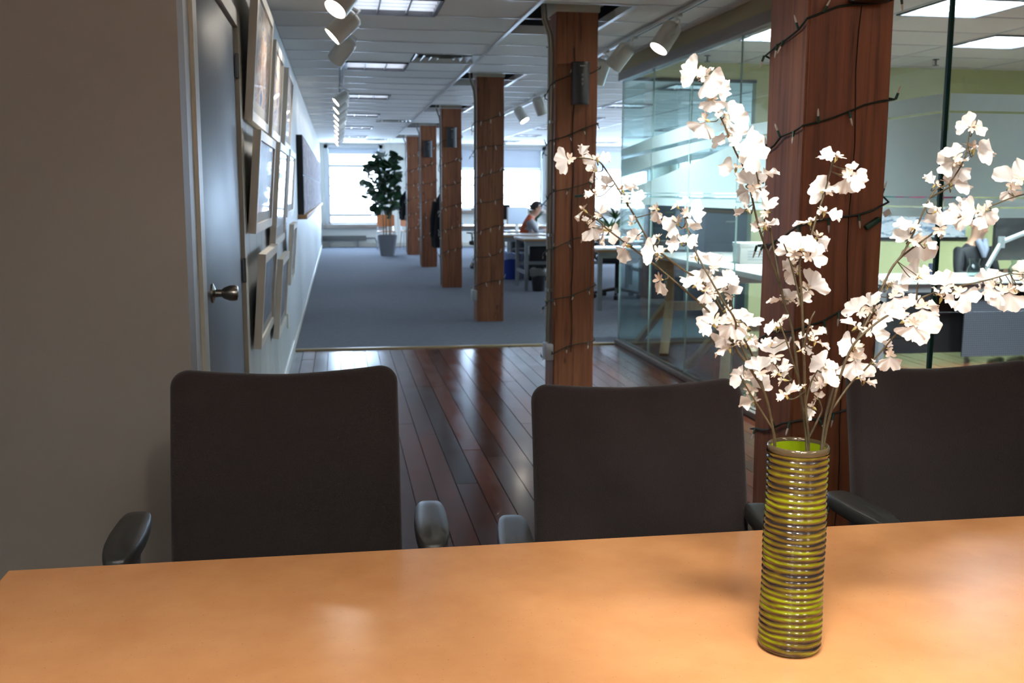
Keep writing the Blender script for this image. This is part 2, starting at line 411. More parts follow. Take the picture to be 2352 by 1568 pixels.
struct(MB().box(XL, XR, YB, Y0+kmin*MODY, HC+.09, HC+.12).box(XL, -.95, Y0+kmin*MODY, 3.05, HC, HC+.03).obj('ceiling_front', tile_mat, smooth=False))

# troffers -----------------------------------------------------------------
emit_cool = mat('tube_glow', (1,1,1,1), .5, emit=(.86,.93,1,1), estr=8)
emit_room = mat('tube_glow_room', (1,1,1,1), .5, emit=(.86,.93,1,1), estr=240)
emit_added = mat('tube_glow_added', (1,1,1,1), .5, emit=(1,.955,.90,1), estr=62)
emit_office = mat('tube_glow_office', (1,1,1,1), .5, emit=(.78,.89,1,1), estr=11)
refl_m = mat('louver', rgb(176,178,184), .35, .3)
def troffer(x0, y0, em, label, group):
    t = thing('ceiling_light', label, 'light', (x0+.31, y0+MODY/2, HC), 0, group)
    hx, hy = .30, MODY/2-.015
    mb = MB()
    for a in ((-hx, -hx+.02, -hy, hy), (hx-.02, hx, -hy, hy), (-hx, hx, -hy, -hy+.02), (-hx, hx, hy-.02, hy)): mb.box(a[0], a[1], a[2], a[3], -.012, .06)
    mb.obj('frame', mat('troffer_frame', rgb(52,52,58), .4), t, smooth=False)
    MB().box(-hx+.02, hx-.02, -hy+.02, hy-.02, .075, .085).obj('diffuser', em, t, smooth=False)
    for i in (1, 2): MB().box(-hx+i*2*hx/3-.006, -hx+i*2*hx/3+.006, -hy+.02, hy-.02, .0, .07).obj('louver_blade', refl_m, t, smooth=False)
    for i in range(1, 5): MB().box(-hx+.02, hx-.02, -hy+i*2*hy/5-.004, -hy+i*2*hy/5+.004, .004, .07).obj('louver_blade', refl_m, t, smooth=False)
    return t
for i, k in enumerate(troff_k):
    troffer(.09, Y0+k*MODY, emit_cool, 'louvred square corridor ceiling light, %s in the row counting from the conference table' % ORD[i], 'corridor ceiling lights')
office_troff = [(x, k) for x in (3.81, 6.29) for k in (2, 6, 10, 14, 18, 22)]
for i, (x, k) in enumerate(office_troff):
    troffer(x, Y0+k*MODY, emit_office, 'louvred office ceiling light, %s from the glass room in the row nearer the %s' % (ORD[i % 6], 'timber columns' if x < 5 else 'added side windows'), 'open office ceiling lights')
for (x, k), pl in zip(room_troff, ('above the trestle table', 'beside the corridor glass', 'near the glass corner by the timber column', 'above the white desk end', 'above the monitor', 'in the middle of the room')):
    troffer(x, Y0+k*MODY, emit_room, 'square ceiling light in the glass room ' + pl, 'glass room ceiling lights')
for i, x in enumerate((-1.2, .4, 2.0)):  # unseen ceiling lights behind the camera, added to brighten the foreground
    for y in (-1.9, -.5):
        troffer(x, y, emit_added, 'added unseen square ceiling light, %s from the side wall in the row %s the table' % (ORD[i], 'beside' if y > -1 else 'farther from'), 'added conference area ceiling lights')
for k in vent_k:
    y0 = Y0+k*MODY
    t = thing('ceiling_vent', 'square stepped air vent, %s along the corridor ceiling from the conference table' % ORD[vent_k.index(k)], 'vent', (1.02, y0+MODY/2, HC), 0, 'corridor air vents')
    for j, (a, zz) in enumerate(((.30, 0), (.225, -.002), (.15, -.004), (.08, -.006))):
        mb = MB(); b0 = a-.055
        pts = [(-a,-a),(a,-a),(a,a),(-a,a)]; q = [(-b0,-b0),(b0,-b0),(b0,b0),(-b0,b0)]
        mb.add([(p[0], p[1], zz) for p in pts]+[(p[0], p[1], zz+.035) for p in q], [(i, (i+1) % 4, 4+(i+1) % 4, 4+i) for i in range(4)])
        mb.obj('louver', mat('vent_paint', rgb(190,186,176), .4), t, smooth=False)
    MB().box(-.3, .3, -.3, .3, .036, .046).obj('backing', mat('vent_shadow', rgb(70,66,60), .7), t, smooth=False)
# ================================================================= COLUMNS
CS = .30
COLS = [('A', 1.51, 3.20), ('B', 1.53, 7.20), ('C', 1.53, 11.35), ('D', 1.555, 15.5), ('E', 1.585, 19.8), ('F', 1.575, 23.7)]
clabel = {'A': 'thick reddish timber column right behind the conference chairs', 'B': 'timber column with speaker and two conduits at the carpet edge',
          'C': 'timber column on carpet with small white switch box low on its side', 'D': 'timber column with silver-edged speaker and a coat behind it',
          'E': 'timber column with black box speaker, second from the far window', 'F': 'timber column standing nearest the potted tree'}
cap_mat = mat('capital_paint', rgb(176,168,150), .6)
for nm, x0, y0 in COLS:
    t = thing('timber_column', clabel[nm], 'column', (x0+CS/2, y0+CS/2, 0), 0, 'timber columns')
    h = CS/2; b = bmesh.new(); bmesh.ops.create_cube(b, size=1)
    for v in b.verts: v.co = Vector((v.co.x*CS, v.co.y*CS, (v.co.z+.5)*2.86))
    ed = [e for e in b.edges if abs((e.verts[0].co-e.verts[1].co).normalized().z) > .9]
    bmesh.ops.bevel(b, geom=ed, offset=.008, segments=2, affect='EDGES')
    bmesh.ops.subdivide_edges(b, edges=[e for e in b.edges if abs((e.verts[0].co-e.verts[1].co).normalized().z) > .9], cuts=30)
    for v in b.verts:
        n = mnoise.noise(Vector((v.co.x*6+y0, v.co.y*6, v.co.z*2.2)))*.004; v.co.x += n; v.co.y += n*.6
    me = bpy.data.meshes.new('shaft'); b.to_mesh(me); b.free(); me.materials.append(timber)
    link('shaft', me, t)
    # drying check: narrow dark groove strip down the front face
    if nm in 'AB':
        gx = .03 if nm == 'A' else -.02
        mb = MB()
        pts = [(gx+.006*math.sin(i*1.3)+.004*math.sin(i*.41), .3+i*.12) for i in range(19)]
        for (a, za), (c, zb) in zip(pts, pts[1:]):
            wv = (.0008*abs(math.sin(za*2.3)) if nm == 'A' else .0035)
            mb.add([(a-wv, -h-.0055, za), (a+wv, -h-.0055, za), (c+wv, -h-.0055, zb), (c-wv, -h-.0055, zb), (a, -h+.01, za), (c, -h+.01, zb)], [(0,1,2,3),(0,3,5,4),(1,4,5,2),(0,4,1),(3,2,5)])
        mb.obj('crack', mat('crack_dark', rgb(40,20,14), .8), t)
    if nm != 'A':
        MB().rbox(-.16, .16, -.165, .165, 2.70, 2.86, .01).obj('capital', cap_mat, t)
        MB().box(-.26, .26, -.20, .20, 2.80, 2.99).obj('beam_end', cap_mat, t, smooth=False)
    # conduits on the left face
    if nm in 'BCDEF':
        n = 2 if nm == 'B' else 1
        cx = -h-.018
        for j in range(n):
            yy = -.10 + j*.075
            zb = .34 if nm in 'BC' else .05
            MB().tube([(cx, yy, zb), (cx-.004, yy, .45), (cx, yy, .6), (cx, yy, 2.45), (cx-.01, yy, 2.55), (cx-.05, yy, 2.66), (cx-.06, yy, 2.8)], .0125, 8).obj('conduit', conduit_mat, t)
            for zz in (.75, 1.15, 1.95): MB().box(cx-.016, -h, yy-.02, yy+.02, zz-.01, zz+.01).obj('strap', steel, t, smooth=False)
        if nm in 'BC':
            MB().rbox(-h-.055, -h+.002, -.15, -.02, .24, .36, .008).obj('outlet_box', mat('outlet_grey', rgb(176,176,178), .4, .3), t)

# string lights --------------------------------------------------------------
wire_m = mat('green_wire', rgb(24,38,30), .5); sock_m = mat('green_socket', rgb(22,62,46), .45)
bulb_m, nt, b = node_mat('clear_bulb'); b.inputs['Base Color'].default_value = rgb(225,215,205); b.inputs['Roughness'].default_value = .12
b.inputs['Transmission Weight'].default_value = .15; b.inputs['Alpha'].default_value = 1
sock_me = MB().lathe([(.0, 0), (.0042, 0), (.0048, .006), (.0042, .022), (.0, .0225)], 8).mesh('bulb_socket', sock_m)
bulb_me = MB().lathe([(.0032, .020), (.0036, .028), (.0030, .038), (.0012, .046), (0, .048)], 8).mesh('bulb', bulb_m)
far_me = MB().lathe([(.0045, 0), (.0045, .02), (.0038, .04), (0, .05)], 6).mesh('bulb', bulb_m)
def perim(s, h):      # s in [0,4): starts at back-left, left face -> front face -> right -> back (counter clockwise from above, rising)
    k = int(s) % 4; f = s-int(s)
    c = [(-h, h), (-h, -h), (h, -h), (h, h)]
    a, e = c[k], c[(k+1) % 4]
    return Vector((a[0]+(e[0]-a[0])*f, a[1]+(e[1]-a[1])*f, 0))
slabel = {'A': 'green string of clear mini bulbs wound round the thick column by the vase', 'B': 'string of mini bulbs wound round the speaker column at carpet edge',
          'C': 'string of mini bulbs spiralling up the column with white switch box', 'D': 'string of mini bulbs on the column with silver-edged speaker',
          'E': 'string of mini bulbs on the column with the black box speaker', 'F': 'string of mini bulbs on the column nearest the potted tree'}
zphase = {'A': .255, 'B': .20, 'C': .34, 'D': .45, 'E': .50, 'F': .5}
pitchd = {'A': .335, 'B': .385, 'C': .30, 'D': .33, 'E': .33, 'F': .33}
for nm, x0, y0 in COLS:
    h = CS/2+.010; pitch = pitchd[nm]
    t = thing('light_string', slabel[nm], 'string lights', (x0+CS/2, y0+CS/2, 0), 0, 'string lights on columns')
    pts = []; N = 24; z = zphase[nm]; turns = int((2.62-z)/pitch)
    rnd = random.Random(ord(nm))
    for i in range(turns*N+1):
        s = 4*i/N
        p = perim(s, h); p.z = z+pitch*i/N + .010*math.sin(i*.9)+rnd.uniform(-.006, .006)
        if i % 6 in (0,): p *= 1.0
        # hug conduits on the left face
        if nm != 'A' and (s % 4) < 1.0 and .15 < s % 1 < .9: p.x -= .022
        pts.append(p)
    MB().tube(pts, .0036, 6).obj('wire', wire_m, t)
    near = nm in 'AB'
    step = 2.0 if nm == 'A' else 2.2
    i = 1.0
    while i < len(pts)-1:
        p = pts[int(i)]; s = (4*i/N) % 4
        nrm = [Vector((-1,0,0)), Vector((0,-1,0)), Vector((1,0,0)), Vector((0,1,0))][int(s)]
        tang = Vector((0,0,1)).cross(nrm)
        up = rnd.choice([1, -1, -1])
        d = Vector((0,0,1))*up + tang*rnd.uniform(-.6, .6) + nrm*rnd.uniform(.1, .5)
        M = Matrix.Translation(p+nrm*.004) @ aim(d)
        if near:
            o = link('bulb_socket', sock_me, t); o.matrix_local = M
            link('bulb', bulb_me, o)
        else:
            o = link('bulb', far_me, t); o.matrix_local = M
        i += step*rnd.uniform(.8, 1.25)
    if nm in 'AB':   # plug joint and white tag on the front face
        zz = 1.36 if nm == 'A' else 1.43
        xo = .10 if nm == 'A' else .02
        M = Matrix.Translation((xo, -h-.012, zz)) @ Matrix.Rotation(R(-32 if nm == 'A' else -8), 4, 'Y')
        MB().rbox(-.03, .03, -.010, .010, -.009, .009, .004, M).obj('plug', sock_m, t)
        M = Matrix.Translation((xo+.052, -h-.008, zz+.034 if nm == 'A' else zz+.015)) @ Matrix.Rotation(R(-30), 4, 'Y')
        MB().box(-.013, .013, -.001, .001, -.01, .01, M).obj('paper_tag', mat('paper_tag', rgb(215,212,205), .7), t, smooth=False)

# speakers ---------------------------------------------------------------------
spk_m = mat('speaker_cloth', rgb(44,46,50), .45, bump=.2, bscale=600)
def speaker(x, yf, z, h, w, label):
    t = thing('wall_speaker', label, 'speaker', (x, yf, z))
    prof = [(w/2*math.cos(a), -.022-.052*math.sin(a)) for a in [math.pi*i/14 for i in range(15)]]
    MB().prism([(w/2, -.012)]+prof+[(-w/2, -.012)], 0, h).obj('grille', spk_m, t, angle=50)
    MB().prism([(p[0]*1.06, p[1]*1.05) for p in [(w/2, -.012)]+prof+[(-w/2, -.012)]], h, h+.012).obj('top_cap', black_plastic, t, angle=50)
    MB().prism([(p[0]*1.04, p[1]*1.04) for p in [(w/2, -.012)]+prof+[(-w/2, -.012)]], -.01, 0).obj('bottom_cap', black_plastic, t, angle=50)
    MB().box(-.02, .02, -.014, .0, h*.2, h*.8).obj('bracket', black_plastic, t, smooth=False)
    for k in range(5): MB().box(-.016+k*.008, -.016+k*.008+.005, -.0765, -.073, h-.02, h-.014).obj('logo_letter', mat('print_white', rgb(200,200,200), .5), t, smooth=False)
    for k in range(3): MB().rbox(-.006, .006, -.0775, -.073, h*.45+k*.03, h*.45+k*.03+.018, .002).obj('emblem', mat('print_grey', rgb(110,112,115), .4), t)
    return t
pB = py(1331, 238, 7.19); speaker(pB.x, 7.19, pB.z, py(1331, 148, 7.19).z-pB.z, .125, 'dark grey curved speaker on the column at the carpet edge')
pA = py(2000, 10, 3.19); t = speaker(pA.x-.02, 3.19, pA.z+.012, .28, .125, 'dark speaker high on the thick column by the vase')
pD = py(1037, 337, 15.48); speaker(pD.x, 15.48, pD.z, .27, .15, 'dark speaker with bright edge on the fourth column back')
pE = py(983, 360, 19.78); speaker(pE.x, 19.78, pE.z, .29, .16, 'black box speaker on the fifth column back')

# ================================================================= DOOR, PICTURES
door_m = mat('door_paint', rgb(104,112,124), .42, var=.03, vscale=3, stretch=(1,8,.4))
frame_m = mat('door_frame_paint', rgb(196,194,178), .45); dgap = mat('door_gap', rgb(60,60,60), .6)
mb = MB(); mb.box(WL-.10, WL+.012, DY0-.07, DY0+.02, 0, DZ+.07).box(WL-.10, WL+.012, DY1-.02, DY1+.10, 0, DZ+.07).box(WL-.10, WL+.012, DY0, DY1, DZ, DZ+.07)
dr = struct(mb.obj('door_1', frame_m, smooth=False))
MB().box(WL-.10, WL-.055, DY0+.02, DY1-.02, 0, DZ).obj('stop', dgap, dr, smooth=False)
MB().rbox(WL-.05, WL-.006, DY0+.03, DY1-.028, .01, DZ-.006, .003).obj('leaf', door_m, dr)
kb = px(492, 672, WL); ky = kb.y-.02; kz = kb.z
M = Matrix.Translation((WL-.006, ky, kz)) @ Matrix.Rotation(R(90), 4, 'Y')
knob = MB().lathe([(0,0),(.034,0),(.034,.006),(.026,.010),(.014,.014),(.013,.034),(.020,.042),(.027,.060),(.028,.078),(.024,.088),(.012,.091),(0,.091)], 24, M).obj('knob', steel, dr)
for hz in (px(541,150,WL).z, 1.10, .30):
    yh = DY1-.022
    MB().tube([(WL+.006, yh, hz-.055), (WL+.006, yh, hz+.055)], .008, 8).box(WL-.002, WL+.006, yh-.03, yh, hz-.05, hz+.05).obj('hinge', mat('hinge_metal', rgb(110,110,112), .35, .8), dr)
struct(MB().box(WL, WL+.012, 5.9+2.6, 5.9+2.68, .34, .46).obj('outlet_plate', mat('outlet_white', rgb(220,220,205), .4), smooth=False))
bpy.data.objects['outlet_plate'].name = 'trim_2'

def art_mat(name, cols, seed, scale=3.0, sky=None):
    m, nt, b = node_mat(name)
    tc = nt.nodes.new('ShaderNodeTexCoord'); mp = nt.nodes.new('ShaderNodeMapping'); mp.inputs['Location'].default_value = (seed, seed*1.7, seed*.3); mp.inputs['Scale'].default_value = (1, 1, 1.6)
    nt.links.new(tc.outputs['Object'], mp.inputs['Vector'])
    n = nz(nt, mp.outputs[0], scale, 6, .6, .6); r = ramp(nt, cols); r.color_ramp.interpolation = 'CONSTANT' if sky else 'LINEAR'; nt.links.new(n, r.inputs[0])
    nt.links.new(r.outputs[0], b.inputs['Base Color']); b.inputs['Roughness'].default_value = .35; b.inputs['Coat Weight'].default_value = .7; b.inputs['Coat Roughness'].default_value = .02
    return m
arts = [art_mat('print_tan_blue', [(.2, rgb(70,84,130)), (.42, rgb(206,196,184)), (.5, rgb(188,150,120)), (.6, rgb(120,100,90)), (.75, rgb(126,140,90))], 1.3, 6, True),
        art_mat('print_blue_tan', [(.25, rgb(60,70,120)), (.45, rgb(200,180,160)), (.6, rgb(160,130,110)), (.75, rgb(225,225,230))], 4.1, 6, True),
        art_mat('print_brown', [(.3, rgb(70,54,56)), (.5, rgb(130,96,84)), (.62, rgb(90,80,96)), (.8, rgb(190,176,170))], 7.7, 6, True),
        art_mat('print_grey', [(.3, rgb(96,104,120)), (.55, rgb(132,140,152)), (.8, rgb(170,176,186))], 2.2, 8, False)]
pf = mat('picture_frame_white', rgb(228,224,214), .45)
def picture(y0, y1, z0, z1, depth, art, label, tilt=4.5):
    xm = WL+.016+.018
    t = thing('framed_picture', label, 'picture', (xm, (y0+y1)/2, z0), 0, 'framed pictures on the left wall')
    t.rotation_euler = (0, R(tilt), 0)
    L = (y1-y0)/2; H = z1-z0; fw = .045
    mb = MB()
    for a in ((-L, L, 0, fw), (-L, L, H-fw, H), (-L, -L+fw, fw, H-fw), (L-fw, L, fw, H-fw)): mb.box(-depth/2, depth/2, a[0], a[1], a[2], a[3])
    mb.obj('frame', pf, t, smooth=False)
    MB().box(-depth/2+.002, depth/2-.010, -L+fw, L-fw, fw, H-fw).obj('print', art, t, smooth=False)
    MB().box(depth/2-.0098, depth/2-.009, -L+fw+.0, L-fw, fw, fw+.10*H).obj('mat_border', mat('mat_board', rgb(150,146,140), .6), t, smooth=False)
PX = -.375
def prow(xl, xr, ypx): return px(xl, ypx, PX).y, px(xr, ypx, PX).y
spec = [(571, 612, 120, 1.78, 2.40, 0, 'white framed landscape print, upper row beside the door'), (622, 641, 200, 1.78, 2.34, 1, 'white framed blue print, middle of the upper row'), (652, 664, 220, 1.78, 2.36, 1, 'white framed print, upper row end farthest from door'),
        (584, 622, 400, 1.26, 1.74, 2, 'white framed dark brown print, middle row beside the door'), (630, 652, 440, 1.12, 1.75, 3, 'white framed print with window reflection, centre of middle row'), (658, 671, 400, 1.26, 1.77, 3, 'white framed print, middle row end farthest from door'),
        (598, 628, 680, .70, 1.16, 3, 'white framed grey print, lowest row beside the door'), (640, 657, 700, .54, 1.04, 3, 'white framed grey print, middle of the lowest row'), (667, 676, 590, .72, 1.20, 3, 'white framed print, lowest row end farthest from door')]
for (xl, xr, yy, z0, z1, a, lab) in spec:
    y0, y1 = prow(xl, xr, yy); picture(max(y0, 4.92), y1, z0, z1, .036, arts[a], lab)
# long display board of sheets further down the wall
y0, y1 = px(697, 400, -.36).y, px(736, 400, -.36).y
t = thing('display_board', 'long board of pinned sheets with wooden bottom rail on the left wall', 'display board', (WL, y0, 1.20))
L = y1-y0
MB().box(.0, .065, 0, L, 0, .86).obj('panel', mat('board_black', rgb(30,30,32), .6), t, smooth=False)
MB().rbox(.0, .10, -.05, L+.05, -.05, 0, .006).obj('rail', mat('rail_wood', rgb(176,128,84), .5), t)
sheet_m = art_mat('map_sheet', [(.3, rgb(140,142,160)), (.5, rgb(190,184,188)), (.6, rgb(126,118,128)), (.75, rgb(172,162,164))], 3.1, 5, False); nb_ = sheet_m.node_tree.nodes['Principled BSDF']; nb_.inputs['Coat Weight'].default_value = 0; nb_.inputs['Roughness'].default_value = .8; nb_.inputs['Specular IOR Level'].default_value = .1
n = 10
for i in range(n):
    for j in range(2):
        MB().box(.066, .069, i*L/n+.02, (i+1)*L/n-.01, .02+j*.42, .42+j*.42).obj('sheet', sheet_m, t, smooth=False)

# ================================================================= GLASS ROOM
film_z0, film_z1 = 1.35, 1.90
struct(MB().box(GX-.03, GX+.16, GY0-.03, GY1, 2.57, HC+.3).obj('trim_3', olive_paint, smooth=False))
struct(MB().rbox(GX-.05, GX+.05, GY0-.05, GY1, 2.49, 2.57, .004).obj('trim_4', trim_grey))
struct(MB().rbox(GX-.04, GX+.04, GY0-.04, GY1, 0, .04, .003).obj('trim_5', trim_grey))
def film_poly(par, poly, to3d, nrm):
    # poly of (u, z) on the pane -> thin film slab
    mb = MB(); a = [to3d(u, z) for u, z in poly]; n_ = Vector(nrm)*.0012; k = len(a)
    mb.add([p for p in a]+[p+n_ for p in a], [tuple(range(k)), tuple(range(k, 2*k))]+[(i, (i+1) % k, k+(i+1) % k, k+i) for i in range(k)])
    return mb.obj('frosted_film', film_mat, par, smooth=False)
def bands(par, u0, u1, to3d, nrm, kind, uoff):
    n = 10
    us = [u0+(u1-u0)*i/n for i in range(n+1)]
    def strip(lo, hi):
        film_poly(par, [(u, lo(u)) for u in us]+[(u, hi(u)) for u in reversed(us)], to3d, nrm)
    if kind == 'straight':
        strip(lambda u: 1.825, lambda u: 1.90); strip(lambda u: 1.445, lambda u: 1.815); strip(lambda u: 1.40, lambda u: 1.438); strip(lambda u: 1.35, lambda u: 1.392)
    else:
        s = (lambda u: u-2.69) if uoff < 3 else (lambda u: min(1.35, max(0, (9.5-u)*.34)))
        cl = lambda u: 1.60+.22*s(u)**.85
        strip(lambda u: 1.795+.105*s(u), lambda u: 1.86+.10*s(u)+.05*math.sin(2.2*s(u)))
        strip(cl, lambda u: 1.765+.10*s(u))
        strip(lambda u: 1.455, lambda u: min(cl(u)-.012, 1.475+.33*s(u)**1.15))
        strip(lambda u: 1.43, lambda u: 1.447); strip(lambda u: 1.35, lambda u: 1.413)
joint_m = mat('glass_joint', rgb(176,206,200), .2)
gp1 = thing('glass_partition', 'frameless glass wall of the meeting room running along the corridor', 'glass wall', (GX, GY0, 0))
gp2 = thing('glass_partition', 'frameless glass wall of the meeting room facing the conference table', 'glass wall', (GX, GY0, 0))
gp3 = thing('glass_partition', 'glass wall with curved frosted bands at the back of the meeting room', 'glass wall', (GX, GY1, 0))
def pane(par, x0, x1, y0, y1, edge, kind, uoff, z1=2.49):
    ox, oy = par.location.x, par.location.y
    mb = MB(); mb.box(x0-ox, x1-ox, y0-oy, y1-oy, .04, z1)
    for i in range(6): mb.mi[i] = 1 if i in edge else 0
    p = mb.obj('glass_pane', [pane_mat, joint_m], par, smooth=False)
    if x1-x0 < y1-y0: bands(p, y0+.003, y1-.003, lambda u, z: Vector((x0-.0015-ox, u-oy, z)), (-1, 0, 0), kind, uoff)
    else: bands(p, x0+.003, x1-.003, lambda u, z: Vector((u-ox, y0-.0015-oy, z)), (0, -1, 0), kind, uoff)
ys = [GY1-.97*i for i in range(6)]; ys[-1] = GY0
for a, c in zip(ys[1:], ys[:-1]): pane(gp1, GX-.006, GX+.006, a+.002+(.012 if a == GY0 else 0), c-.002, (0, 1, 2, 3), 'straight' if a < 6 else 'curve', 6.5)
xs = [GX, 3.9, 5.1, 6.3, 7.5, XR]
for a, c in zip(xs[:-1], xs[1:]): pane(gp2, a+(.012 if a == GX else .002), c-.002, GY0-.006, GY0+.006, (0, 1, 4, 5), 'straight', 0)
MB().box(-.009, .009, -.009, .009, .04, 2.49).obj('corner_joint', glass_edge, gp2, smooth=False)
for a, c in ((GX+.012, 3.34), (3.34, 4.0)): pane(gp3, a+.002, c-.002, GY1-.006, GY1+.006, (0, 1, 4, 5), 'curve', 2.7, 2.50)
struct(MB().rbox(GX+.05, XR, GY0-.05, GY0+.05, 2.49, 2.57, .004).obj('trim_7', trim_grey))
struct(MB().box(GX+.16, XR, GY0-.03, GY0+.03, 2.57, HC+.3).obj('trim_8', olive_paint, smooth=False))
struct(MB().rbox(GX+.04, XR, GY0-.04, GY0+.04, 0, .04, .003).obj('trim_9', trim_grey))
struct(MB().rbox(GX, 4.0, GY1-.03, GY1+.03, 2.50, 2.53, .003).obj('trim_10', mat('rail_dark', rgb(60,62,64), .4)))
struct(MB().rbox(GX, 4.0, GY1-.03, GY1+.03, 0, .04, .003).obj('trim_11', trim_grey))
struct(MB().box(4.0, XR, GY1-.02, GY1+.08, 0, 3.0).box(GX, 4.0, GY1-.02, GY1+.08, 2.53, 3.0).obj('wall_room_back', yellow_paint, smooth=False))
# ================================================================= TABLE
TZ = .74; tx0 = pz(20, 1308, TZ).x; tx1 = 2.75; ty1 = 2.0; ty0 = .45
t = thing('conference_table', 'long orange laminate conference table in the foreground', 'table', ((tx0+tx1)/2, (ty0+ty1)/2, 0))
hx, hy = (tx1-tx0)/2, (ty1-ty0)/2
MB().rbox(-hx, hx, -hy, hy, TZ-.032, TZ, .0025).obj('table_top', table_mat, t, smooth=False)
for sx in (-1, 1):
    for sy in (-1, 1):
        MB().rbox(sx*(hx-.16)-.03, sx*(hx-.16)+.03, sy*(hy-.16)-.03, sy*(hy-.16)+.03, 0, TZ-.032, .006).obj('leg', grey_metal, t)
MB().box(-hx+.16, hx-.16, -.03, .03, TZ-.09, TZ-.032).obj('apron', grey_metal, t, smooth=False)

# ================================================================= CHAIRS
def rrect(w, h, r, n=9, dip=0, taper=0):
    pts = []
    for cx, cy, a0 in ((w/2-r, h/2-r, 0), (-w/2+r, h/2-r, 90), (-w/2+r, -h/2+r, 180), (w/2-r, -h/2+r, 270)):
        for i in range(n+1):
            a = R(a0+90*i/n); pts.append((cx+r*math.cos(a), cy+r*math.sin(a)))
    out = []
    for i, p in enumerate(pts):
        q = pts[(i+1) % len(pts)]; d = math.dist(p, q); k = max(1, int(d/.03))
        for j in range(k): out.append((p[0]+(q[0]-p[0])*j/k, p[1]+(q[1]-p[1])*j/k))
    res = []
    for x, y in out:
        u = x/(w/2)
        if y > 0: y += dip*(abs(u)**1.6-1)*(y/(h/2))
        x *= 1+taper*(y/(h/2))
        res.append((x, y))
    return res
def cushion(w, h, T, r, curve, dip=0, taper=0, curve_v=0):
    ol = rrect(w, h, r, dip=dip, taper=taper); n = len(ol); mb = MB()
    rings = [(1, 0), (.994, .45), (.978, .74), (.95, .93), (.90, 1.0), (.7, 1.02), (.45, 1.03), (.2, 1.03)]
    vs = []
    def yy(x, z): return -curve*(x/(w/2))**2 + curve_v*(z/(h/2))**2
    seq = [(s, k) for s, k in rings[::-1]]+[(s, -k) for s, k in rings[1:]]
    for s, k in seq:
        for (x, z) in ol: vs.append((x*s, yy(x*s, z*s)-k*T/2, z*s))
    m_ = len(seq)
    fs = [(i*n+j, i*n+(j+1) % n, (i+1)*n+(j+1) % n, (i+1)*n+j) for i in range(m_-1) for j in range(n)]
    fs += [tuple(range(n))[::-1], tuple(range((m_-1)*n, m_*n))]
    return mb.add(vs, fs)
